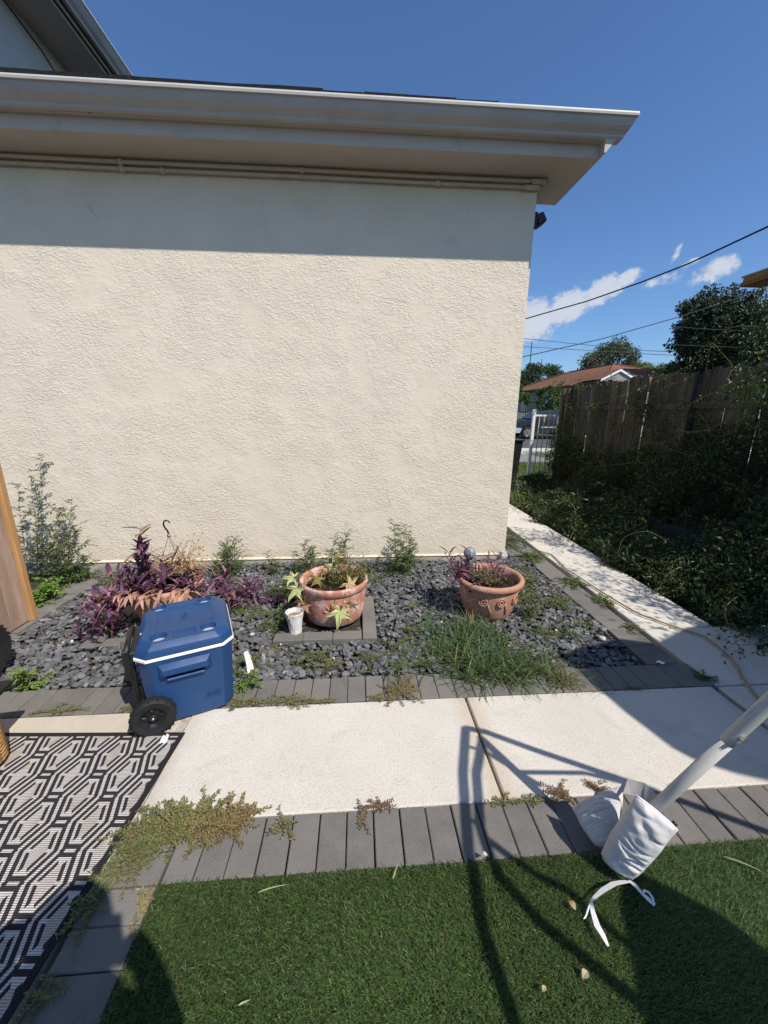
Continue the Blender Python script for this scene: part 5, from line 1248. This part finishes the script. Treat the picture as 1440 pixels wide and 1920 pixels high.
def mound():  # leaves out of view, added above the fence to shade thicket and path
    g = Geo(); n = 52000; x = rng.uniform(3.45, 4.6, n); y = rng.uniform(-1.4, 3.75, n); z = rng.uniform(1.5, 3.05, n)
    keep = (clump_noise(x * 1.3, y * 1.2, z) > -.05 + .9 * np.clip((z - 2.4) / .7, 0, 1) * .6 + .5 * np.clip((3.9 - x) / .5, 0, 1) * .6)
    keep &= (x > 3.45 + .35 * np.sin(2.3 * y) ** 2) & (rng.random(n) < .85); x, y, z = x[keep], y[keep], z[keep]; n = len(x)
    sz = rng.uniform(.03, .06, n); g.leaves(np.stack([x, y, z], 1), rng.normal(0, 1, (n, 3)), rng.normal(0, .7, (n, 3)) + (0, 0, 1), sz, sz * .55, vary((.05, .085, .025), n, .4, .12)); return g
def cling():
    g = Geo(); n = 60000; y = rng.uniform(.8, 8.2, n); z = rng.uniform(.25, 2.15, n); x = rng.uniform(4.08, 4.33, n)
    lim = .15 + .55 * np.sin(1.9 * y + .6) * np.sin(4.3 * y) - (z - .9) * .75 + np.where(y < 4.4, (4.4 - y) * .55, 0) + np.where(y > 7.5, (y - 7.5) * .5, 0)
    keep = (clump_noise(x * 2, y * 1.6, z * 1.7) * .8 + rng.normal(0, .25, n) < lim - .35); x, y, z = x[keep], y[keep], z[keep]; n = len(x)
    sz = rng.uniform(.018, .05, n); c = vary((.05, .08, .022), n, .45, .15); yl = rng.random(n) < .16; c[yl] = vary((.16, .17, .05), int(yl.sum()), .3, .1)
    g.leaves(np.stack([x, y, z], 1), rng.normal(0, 1, (n, 3)) + (-.4, -.3, -.3), rng.normal(0, .6, (n, 3)) + (-.6, -.3, .8), sz, sz * rng.uniform(.4, .75, n), c)
    for k in range(70):
        y0 = rnd.uniform(1.5, 8.1); z0 = rnd.uniform(.1, .9); pts = [(4.26 + rnd.uniform(-.1, .06), y0, z0)]; a = rnd.uniform(.5, 2.6)
        for q in range(9):
            a += rnd.gauss(0, .35); p = pts[-1]; pts.append((4.24 + rnd.uniform(-.08, .07), p[1] + math.cos(a) * .13, min(2.2, max(.1, p[2] + math.sin(a) * .13))))
        g.tube(pts, .0028, 3, (.15, .12, .08), cap=False)
    return g
cling().build('clinging_vine', M_dark, label='patchy vine leaves and stems clinging to the wooden fence boards', cat='undergrowth', kind='stuff')
mound().build('shade_vine_mound', M_dark, label='vines heaped over the near end of the fence, right of the view', cat='undergrowth', kind='stuff')
def vine(pts, lab, leafL=.035, nl=60, col=(.12, .17, .045), rad=.004, scol=(.20, .16, .10), spread=.03, group='vines climbing over the fence'):
    p0 = Vector(pts[0]); root = empty('vine', p0, label=lab, cat='vine', group=group)
    V = [Vector(p) - p0 for p in pts]; sm = []
    for i in range(len(V) - 1):                     # catmull-rom
        a, b, c, d = V[max(i - 1, 0)], V[i], V[i + 1], V[min(i + 2, len(V) - 1)]
        for k in range(6):
            t = k / 6; sm.append(.5 * ((2 * b) + (c - a) * t + (2 * a - 5 * b + 4 * c - d) * t * t + (3 * b - a - 3 * c + d) * t ** 3))
    sm.append(V[-1]); gs, gl = Geo(), Geo(); gs.tube(sm, [rad * (1 - .6 * i / len(sm)) for i in range(len(sm))], 5, scol, cap=False)
    LP = [tuple(rnd.choice(sm) + Vector((rnd.gauss(0, spread), rnd.gauss(0, spread), rnd.gauss(0, spread)))) for _ in range(nl)]
    gl.leaves(LP, rng.normal(0, 1, (nl, 3)) + (-.3, -.3, 0), rng.normal(0, .8, (nl, 3)) + (-.2, -.2, 1), rng.uniform(.5, 1.2, nl) * leafL, rng.uniform(.3, .6, nl) * leafL, vary(col, nl, .35, .15))
    gs.build('stem', M_stem, root); gl.build('foliage', M_dark, root)
vine([(4.2, 7.9, .1), (4.18, 7.75, .7), (4.22, 7.7, 1.2), (4.18, 7.5, 1.55)], 'leafy vine climbing the far end post of the fence', nl=420, spread=.07, leafL=.045)
vine([(4.25, 7.0, .2), (4.22, 6.95, .8), (4.25, 6.9, 1.3), (4.22, 6.8, 1.62)], 'leafy vine climbing the boards beside the far post', nl=330, spread=.08, leafL=.045)
vine([(4.25, 7.2, 1.6), (4.2, 6.3, 1.72), (4.15, 5.6, 1.86), (4.1, 5.0, 2.0), (4.1, 4.6, 2.14)], 'long thin leafy vine slanting up across the fence boards', nl=150, spread=.03)
vine([(4.2, 6.2, 1.15), (4.18, 5.9, 1.42), (4.12, 5.5, 1.62), (4.1, 5.05, 1.83), (4.15, 4.7, 1.98)], 'second slanting vine below the long one', nl=90, spread=.03)
vine([(4.3, 5.0, 1.7), (4.2, 4.85, 2.15), (4.15, 4.6, 2.30), (4.1, 4.35, 2.15), (4.05, 4.1, 1.95)], 'bare arching vine above the fence top at the second post', nl=50)
vine([(4.3, 4.75, 2.0), (4.2, 4.62, 2.30), (4.15, 4.38, 2.42), (4.1, 4.0, 2.36), (4.05, 3.6, 2.2)], 'highest curling vine over the fence top near the shed', nl=70)
vine([(4.2, 4.9, 1.30), (4.1, 4.55, 1.28), (4.0, 4.15, 1.36), (3.95, 3.8, 1.58), (3.95, 3.5, 1.75)], 'bare pale vine looping across the fence middle', nl=34)
vine([(4.1, 4.75, 1.52), (4.0, 4.45, 1.66), (3.95, 4.15, 1.72), (3.95, 3.8, 1.62), (4.0, 3.5, 1.60)], 'bare vine arching above the looping pale one', nl=40)
vine([(4.05, 4.45, 1.5), (4.0, 4.25, 1.38), (3.95, 4.1, 1.26), (4.0, 3.95, 1.30), (4.0, 3.85, 1.48), (3.95, 4.0, 1.60)], 'ring shaped curling bare vine at the fence', nl=16, rad=.003)
vine([(4.15, 5.2, 1.2), (4.1, 5.1, 1.45), (4.1, 4.9, 1.62), (4.05, 4.6, 1.66)], 'short arched bare vine beside the second post', nl=14, rad=.003)
vine([(4.1, 4.1, 1.62), (3.95, 3.9, 1.74), (3.85, 3.75, 1.74), (3.8, 3.5, 1.62)], 'bright leafed vine tuft right of the second post', nl=240, spread=.09, leafL=.045, col=(.14, .21, .05))
vine([(3.95, 3.6, 1.3), (3.85, 3.55, 1.6), (3.8, 3.4, 1.85), (3.75, 3.2, 1.9)], 'leafy vine mass at the right edge of the view', nl=420, spread=.13, leafL=.05, col=(.09, .14, .04))
vine([(4.2, 5.9, .9), (4.1, 5.5, 1.0), (4.0, 5.0, 1.12), (3.95, 4.6, 1.05), (3.9, 4.2, 1.02)], 'leafy vine running level across the lower boards', nl=200, spread=.05, col=(.11, .16, .04))
vine([(4.2, 6.9, .25), (4.0, 6.5, .55), (3.95, 5.9, .68), (3.9, 5.3, .8), (3.85, 4.9, .86)], 'low leafy vine rising out of the thicket', nl=220, spread=.05, col=(.12, .16, .04))
vine([(3.2, 7.4, .1), (2.95, 7.0, .28), (2.75, 6.4, .30), (2.6, 5.9, .16), (2.5, 5.5, .06)], 'leafy shoot hanging over the far end of the path', nl=260, spread=.07, col=(.13, .18, .05), group='shoots hanging over the path')
vine([(2.95, 5.2, .3), (2.75, 4.6, .34), (2.5, 4.1, .26), (2.25, 3.8, .10)], 'leafy shoot reaching across the path at mid distance', nl=170, spread=.05, col=(.11, .16, .045), group='shoots hanging over the path')
vine([(3.0, 3.1, .1), (2.8, 2.95, .2), (2.6, 2.85, .16), (2.45, 2.75, .05)], 'leafy shoot lying on the path near the hose', nl=260, spread=.05, col=(.085, .13, .035), leafL=.03, group='shoots hanging over the path')
vine([(2.9, 2.5, .15), (2.65, 2.35, .14), (2.5, 2.15, .08), (2.4, 1.95, .04)], 'dark shoot over the hose in the near shade', nl=230, spread=.06, col=(.06, .095, .03), leafL=.035, group='shoots hanging over the path')
vine([(3.1, 2.4, .3), (2.85, 2.1, .25), (2.7, 1.9, .15), (2.62, 1.7, .06)], 'dark leafy shoot at the right edge near the pole', nl=260, spread=.08, col=(.05, .085, .03), leafL=.035, group='shoots hanging over the path')
vine([(2.66, 3.55, .02), (2.62, 3.45, .30), (2.72, 3.3, .42), (2.85, 3.2, .36)], 'arching dry grass stalks at the path edge', nl=6, rad=.0025, scol=(.30, .28, .20))
vine([(2.66, 3.55, .02), (2.6, 3.42, .22), (2.55, 3.3, .26), (2.5, 3.2, .2)], 'short arching dry stalk at the path edge', nl=4, rad=.0022, scol=(.30, .28, .20))
# unseen overhanging sprays, added right of the view to dapple the path
vine([(3.7, 1.7, 1.6), (3.5, 1.4, 1.9), (3.3, 1.1, 2.0), (3.1, .9, 1.9)], 'leafy spray hanging out from the fence near the viewer', nl=420, spread=.16, leafL=.05, col=(.09, .14, .04))
vine([(4.2, 2.6, 1.9), (3.9, 2.3, 2.2), (3.6, 2.1, 2.3), (3.35, 2.0, 2.1)], 'leafy spray leaning over the path from the fence top', nl=360, spread=.14, leafL=.045, col=(.09, .14, .04))

# lawn beyond the gate, real blades
g = Geo(); n = 16000; x = rng.uniform(2.6, 6.5, n); y = rng.uniform(8.3, 11.8, n)
blades(g, np.stack([x, y, np.full(n, -.03)], 1), rng.uniform(0, 6.28, n), np.radians(rng.uniform(40, 88, n)), rng.uniform(.04, .12, n), .008, rng.uniform(.2, 1.2, n), vary((.10, .15, .04), n, .35, .2), 3)
g.build('front_grass', M_leaf, label='sunlit grass of the front yard beyond the white gate', cat='grass', kind='stuff')
g = Geo(); n = 2500; x = rng.uniform(6.4, 9, n); y = rng.uniform(12.0, 14.8, n)
blades(g, np.stack([x, y, np.full(n, -.01)], 1), rng.uniform(0, 6.28, n), np.radians(rng.uniform(40, 88, n)), rng.uniform(.06, .2, n), .012, rng.uniform(.2, 1.2, n), vary((.09, .14, .04), n, .35, .2), 3)
g.build('verge_grass', M_leaf, label='tuft of verge grass at the driveway seen through the gate', cat='grass', kind='stuff')

# ================================================================== PARKED CAR
def car():
    root = empty('parked_car', (9.25, 22.96, 0), label='dark green car with silver bumper parked across the road', cat='car')
    W = 1.82
    low = [(.02, .42), (.0, .62), (.06, .84), (.32, .96), (1.25, 1.13), (1.35, 1.16), (4.75, 1.16), (4.85, .9), (4.85, .42), (4.35, .32)]
    def arch(cx): return [(cx + .44 * math.cos(t), .36 + .44 * math.sin(t)) for t in np.linspace(0, math.pi, 9)]
    outline = [(.02, .42), (.0, .62), (.06, .84), (.32, .96), (1.25, 1.13), (1.35, 1.16), (4.75, 1.16), (4.85, .9), (4.85, .42)]
    outline += [(4.3, .32)] + arch(3.80) + [(3.3, .30), (1.5, .30)] + arch(.98) + [(.5, .32)]
    # arches run right to left, outline is clockwise seen from the side
    b = Geo().prism([(x, z) for x, z in outline], 1, 0, W).build('body', M_car, root)
    P = [(1.22, .06, 1.155), (1.82, .20, 1.60), (2.2, .22, 1.66), (4.2, .22, 1.68), (4.72, .10, 1.155)]
    Q = [(x, W - y, z) for x, y, z in P]; n = 5
    Geo().add(P + Q, [[0, 1, 6, 5], [1, 2, 7, 6], [2, 3, 8, 7], [3, 4, 9, 8], [0, 4, 3, 2, 1], [5, 6, 7, 8, 9]]).build('cabin', M_car, root)
    def pane(pts, name): return Geo().add(pts, [list(range(len(pts)))]).build(name, M_glass, root)
    pane([(1.32, .07, 1.19), (1.83, .188, 1.57), (2.30, .20, 1.615), (2.30, .072, 1.19)], 'side_window'); pane([(2.38, .072, 1.19), (2.38, .20, 1.615), (3.3, .20, 1.63), (3.3, .072, 1.19)], 'side_window'); pane([(3.38, .072, 1.19), (3.38, .20, 1.63), (4.1, .20, 1.63), (4.4, .08, 1.19)], 'side_window')
    pane([(1.21, .12, 1.165), (1.21, W - .12, 1.165), (1.80, W - .26, 1.60), (1.80, .26, 1.60)], 'windscreen')
    Geo().prism([(-.05, .34), (-.05, .60), (.02, .66), (.60, .60), (.54, .40), (.5, .32)], 1, -.02, W + .02).build('bumper', M_silverp, root)
    for y in (.05, W - .30): Geo().prism([(-.002, .68), (.03, .84), (.22, .88), (.20, .70)], 1, y - .058 if y < 1 else y, y + .25).build('headlight', M_chrome, root)
    Geo().prism([(-.02, .66), (.02, .82), (.06, .82), (.06, .66)], 1, .32, W - .32).build('grille', M_chrome, root)
    Geo().box((2.9, -.012, .66), (2.2, .02, .07)).build('side_trim', M_silverp, root)
    for cx in (.98, 3.80):
        for y in (.0, W - .22):
            w = Geo().lathe([(.22, .0), (.34, .0), (.365, .03), (.365, .19), (.34, .22), (.0, .22)], 28, (cx, y + .002, .36), axis='y').build('wheel', M_rubber, root, smooth=True); autosmooth(w, 40)
            yo = y if y == 0 else y + .19
            r_ = Geo().lathe([(0, .03), (.19, .03), (.225, .0), (.235, .02)], 28, (cx, yo, .36), axis='y')
            for k in range(6):
                rm = np.array(Matrix.Rotation(k * math.pi / 3, 3, 'Y')); r_.box(np.array([cx, yo + .012, .36]) + rm @ np.array([.11, 0, 0]), (.19, .03, .05), rot=rm)
            r_.build('rim', M_chrome, w)
    Geo().box((1.55, -.07, 1.18), (.16, .14, .12), bev=.03).build('mirror', M_car, root)
car()

# ================================================================== HOUSE ACROSS THE ROAD
hs = empty('brown_roofed_house', (21.3, 35, 0), label='low grey house with brown tiled hip roof across the road', cat='house')
X0, X1, Y0, Y1, ZE, ZR = 16.6 - 21.3, 26 - 21.3, 26.0 - 35, 44.0 - 35, 3.62, 5.42
Geo().box(((X0 + X1) / 2, (Y0 + Y1) / 2, 1.75), (X1 - X0 - .7, Y1 - Y0 - .7, 3.6)).build('wall', M_greywall, hs)
rA, rB = (0, 32.6 - 35, ZR), (-.1, 39.2 - 35, ZR)
e = [(X0, Y0, ZE), (X1, Y0, ZE), (X1, Y1, ZE), (X0, Y1, ZE)]
P = e + [rA, rB] + [(x, y, z - .14) for x, y, z in e]
rf = Geo().add(P, [[0, 1, 4], [1, 2, 5, 4], [2, 3, 5], [3, 0, 4, 5], [0, 6, 7, 1], [1, 7, 8, 2], [2, 8, 9, 3], [3, 9, 6, 0], [6, 9, 8, 7]]).build('roof', M_roof, hs)
for a_, b_ in ((e[0], rA), (e[1], rA), (e[3], rB), (rA, rB)): Geo().tube([Vector(a_) + Vector((0, 0, .03)), Vector(b_) + Vector((0, 0, .03))], .07, 6).build('ridge_tile', M_roof, rf)
gx, gy = 17.25 - 21.3, 25.55 - 35
Geo().prism([(gx - 1.15, 3.55), (gx + 1.15, 3.55), (gx, 4.12)], 1, gy + .1, gy + 3).build('porch_gable', M_greywall, hs)
Geo().add([(gx - 1.25, gy, 3.52), (gx, gy, 4.16), (gx + 1.25, gy, 3.52), (gx - 1.25, gy, 3.66), (gx, gy, 4.30), (gx + 1.25, gy, 3.66)] + [(gx - 1.25, gy + .1, 3.52), (gx, gy + .1, 4.16), (gx + 1.25, gy + .1, 3.52), (gx - 1.25, gy + .1, 3.66), (gx, gy + .1, 4.30), (gx + 1.25, gy + .1, 3.66)],
          [[0, 1, 4, 3], [1, 2, 5, 4], [6, 9, 10, 7], [7, 10, 11, 8], [3, 4, 10, 9], [4, 5, 11, 10], [0, 6, 7, 1], [1, 7, 8, 2], [0, 3, 9, 6], [2, 8, 11, 5]]).build('barge_board', M_white, hs)
for s_ in (-1, 1): Geo().add([(gx, gy + .02, 4.33), (gx + s_ * 1.3, gy + .02, 3.67), (gx + s_ * 1.3, gy + 4, 3.67), (gx, gy + 4, 4.33)], [[0, 1, 2, 3]]).build('porch_roof', M_roof, hs)
Geo().box((gx, gy + .3, 1.75), (.18, .18, 3.5)).build('porch_post', M_white, hs)
for yy_, w_, h_, z_ in ((35.2, 1.6, 1.3, 2.35), (39.4, 1.2, 1.0, 2.3), (31.5, 1.4, 1.2, 2.3)):
    wd = Geo().box((X0 + .34, yy_ - 35, z_), (.06, w_ + .2, h_ + .2)).build('window', M_white, hs)
    for s_ in (-1, 1): Geo().box((X0 + .305, yy_ - 35 + s_ * w_ / 4, z_), (.03, w_ / 2 - .05, h_)).build('pane', M_glass, wd)
Geo().prism([(X0 + .33, 3.02), (X0 - .35, 2.80), (X0 - .35, 2.74), (X0 + .33, 2.9)], 1, 38.3 - 35, 40.5 - 35).build('awning', M_white, hs)
# picket fence of the far house
ff = empty('far_picket_fence', (14.0, 30.5, 0), label='grey picket fence in front of the house across the road', cat='fence')
M_fgrey = plain('faded_grey_wood', (.22, .20, .18), .85, .1, var=.2, scale=8)
k_ = 0; pm = None
for i in range(46):
    if pm is None: o = Geo().box((0, 0, .75), (.11, .03, 1.5)).build('picket', M_fgrey, ff); pm = o
    else: o = dup(pm, ff)
    o.location = (-2.6 + i * .15, (i % 3) * .004, 0)
for zz in (.35, 1.2): Geo().box((.85, .05, zz), (7.0, .05, .09)).build('rail', M_fgrey, ff)

# ================================================================== TREES
def tree(x, y, zb, R_, zc, rz_, n, leaf, col, lab, trunk_h, name='tree', nc=70, hl=.18, flat=.55):
    root = empty(name, (x, y, 0), label=lab, cat='tree', group='trees beyond the fence')
    th = trunk_h; g = Geo(); g.tube([(0, 0, zb), (.05, .05, zb + (zc - zb) * .4), (0, 0, zc)], [R_ * .055, R_ * .045, R_ * .02], 8, (.10, .08, .06))
    for k in range(9):
        a = rnd.uniform(0, 6.28); z0_ = zb + (zc - zb) * rnd.uniform(.3, .9); g.tube([(0, 0, z0_), (math.cos(a) * R_ * .4, math.sin(a) * R_ * .4, z0_ + rz_ * .35), (math.cos(a) * R_ * .75, math.sin(a) * R_ * .75, z0_ + rz_ * .5)], [R_ * .03, R_ * .018, R_ * .006], 5, (.10, .08, .06))
    g.build('trunk', M_stem, root)
    d = unit(nc); rad = rng.uniform(.45, 1.0, nc) ** .6; C = d * rad[:, None] * np.array([R_, R_, rz_]) * .86; C[:, 2] += zc
    C[:, 2] = np.maximum(C[:, 2], zb + .2)
    cr = rng.uniform(.16, .30, nc) * R_
    pick = rng.integers(0, nc, n); u_ = unit(n); rr = rng.random(n) ** .45
    P = C[pick] + u_ * (cr[pick] * rr)[:, None] * np.array([1, 1, .8])
    D = rng.normal(0, 1, (n, 3)) + u_ * .8; N = rng.normal(0, .6, (n, 3)) + u_ * .6 + (0, 0, .6)
    c = vary(col, n, .35, .1); tone = rng.uniform(.7, 1.3, nc)[pick]; c = c * tone[:, None]; h_ = rng.random(n) < hl; c[h_] *= 1.7
    L_ = rng.uniform(.6, 1.2, n) * leaf
    g = Geo(); g.leaves(P, D, N, L_, L_ * .6, np.clip(c, .003, .9)); g.build('crown', M_tree, root); return root
DK = (.030, .050, .022)
t1 = tree(25.9, 26.5, 2, 3.35, 6.0, 3.9, 26000, .20, DK, 'large dark dense tree towering over the fence at the right', 3, nc=130)
tree(23.7, 26.8, 2, 2.2, 7.0, 3.1, 14000, .20, DK, 'left shoulder of the dark trees over the fence', 3, nc=60)
tree(28.4, 25.2, 2, 3.2, 5.9, 3.7, 20000, .20, DK, 'second dark tree crown merging behind the shed eave', 3, nc=110)
tree(22.7, 27.5, 1, 1.3, 4.1, 1.2, 4000, .16, (.035, .055, .024), 'small dark shrubby tree low left of the large dark tree', 2, nc=40)
tree(25.5, 40, 1, 3.1, 6.2, 2.7, 11000, .22, (.075, .10, .05), 'round grey-green tree behind the brown roof', 3, nc=70, hl=.25)
tree(29.6, 40, 1, 2.3, 5.2, 1.7, 6000, .20, (.15, .20, .05), 'yellow-green tree between the roof and the dark tree', 3, nc=40)
tree(33.5, 41, 1, 3.0, 5.0, 1.9, 6000, .20, (.07, .10, .035), 'green tree behind the fence line left of the dark tree', 3, nc=50)
tree(20.7, 45, 1, 3.0, 5.2, 1.9, 9000, .22, (.05, .085, .035), 'dark green tree left of the brown roof', 3, nc=50)
tree(17.4, 44, 1, 1.9, 4.4, 1.5, 5000, .2, (.04, .065, .028), 'dark tree just right of the house corner in the distance', 3, nc=40)
tree(15.9, 39, 0, 1.0, 3.2, 1.2, 2600, .14, (.10, .13, .03), 'small yellow-green bush at the house corner in the distance', 2, nc=24)
tree(13.3, 27.0, 0, 1.0, 2.3, 1.35, 6000, .12, (.055, .10, .025), 'leafy bush with bright top beside the far house', 2, nc=40, name='bush')
tree(11.9, 27.4, 0, .5, 2.5, .5, 1200, .10, (.09, .15, .035), 'small bright sprig left of the leafy bush', 2, nc=14, name='bush')
# poles and wires
def pole(x, y, h, r, lab): Geo().tube([(x, y, 0), (x, y, h)], r, 6).build('antenna_pole', M_wire, label=lab, cat='pole')
pole(19.55, 45, 9.1, .045, 'taller thin antenna pole above the distant trees'); pole(20.9, 45, 7.4, .035, 'shorter thin antenna pole above the distant trees')
def wire(pts, r, mat, lab, sag=0): 
    Geo().tube(pts, r, 6).build('overhead_wire', mat, label=lab, cat='wire', group='overhead wires')
wire([(3.2, 10.4, 3.43), (3.71, 9, 3.49), (4.10, 8.5, 3.55), (4.49, 8, 3.605), (4.83, 7, 3.65), (5.0, 6.2, 3.68), (5.0, 5, 3.70), (4.9, 3.8, 3.70), (4.8, 1, 3.6)], .0115, M_cable, 'thick black cable rising across the cloud to the right edge')
def P_(x, z0, y=25): return (x, y, z0)
wire([(8.5, 25, 4.5), (10.52, 25, 4.90), (15.37, 25, 6.0), (20.03, 25, 7.31), (24.5, 25.0, 8.7), (30, 25, 10.7)], .028, M_cable, 'thinner black cable below the thick one, reaching the dark tree')
for k, (pts, lab) in enumerate((([(9.5, 28, 6.75), (11.67, 28, 6.445), (20.09, 28, 5.82), (29.9, 28, 5.6), (40, 28, 5.6)], 'upper of the thin grey wires sloping down to the fence'),
        ([(9.5, 28.3, 6.2), (11.8, 28.3, 5.98), (21.8, 28.3, 5.60), (30, 28.3, 5.46), (40, 28.3, 5.5)], 'lower of the thin grey wires sloping down to the fence'),
        ([(19, 24, 6.55), (22, 24, 6.45), (26, 24, 6.36), (34, 24, 6.3)], 'pale wire crossing in front of the dark tree, upper'),
        ([(19, 24, 5.55), (22, 24, 5.5), (26, 24, 5.42), (34, 24, 5.4)], 'pale wire crossing in front of the dark tree, lower'),
        ([(9, 24.6, 3.9), (11, 24.6, 3.75), (14, 24.6, 3.55), (18, 24.6, 3.5)], 'service wire crossing low before the brown roof'))): wire(pts, .018 if k < 2 else .012, M_wire, lab)

# ================================================================== THINGS AT THE LEFT EDGE
wh = empty('rubber_tyre', (-2.135, 2.02, 0), label='black rubber tyre standing at the left edge by the slate bed', cat='tyre')
t = Geo().lathe([(.10, -.05), (.16, -.06), (.175, -.04), (.18, 0), (.175, .04), (.16, .06), (.10, .05), (.10, -.05)], 44, (0, 0, .18), axis='x').build('tyre', M_rubber, wh, smooth=True); autosmooth(t, 40)
g = Geo()
for k in range(36):
    rm = np.array(Matrix.Rotation(k * math.pi / 18, 3, 'X')); g.box(np.array([0, 0, .18]) + rm @ np.array([0, 0, .179]), (.085, .010, .008), rot=rm)
g.build('tread', M_rubber, wh)
Geo().lathe([(0, -.035), (.10, -.04), (.10, .04), (0, .035)], 24, (0, 0, .18), axis='x').build('rim', M_black, wh)
ck = empty('wicker_basket', (-1.745, 1.42, .006), R(8), label='tan wicker basket with dark lid just at the left edge on the rug', cat='basket')
g = Geo()
for k in range(16):
    g.tube([(.20 * math.cos(a) , .14 * math.sin(a), .03 + k * .017) for a in np.linspace(0, 6.283, 25)], .0095, 6)
g.build('weave', M_wicker, ck, smooth=True)
Geo().box((0, 0, .31), (.42, .30, .03), bev=.008).build('lid', M_black, ck)
print('objects', len(bpy.data.objects), 'tris', sum(len(m_.polygons) for m_ in bpy.data.meshes))
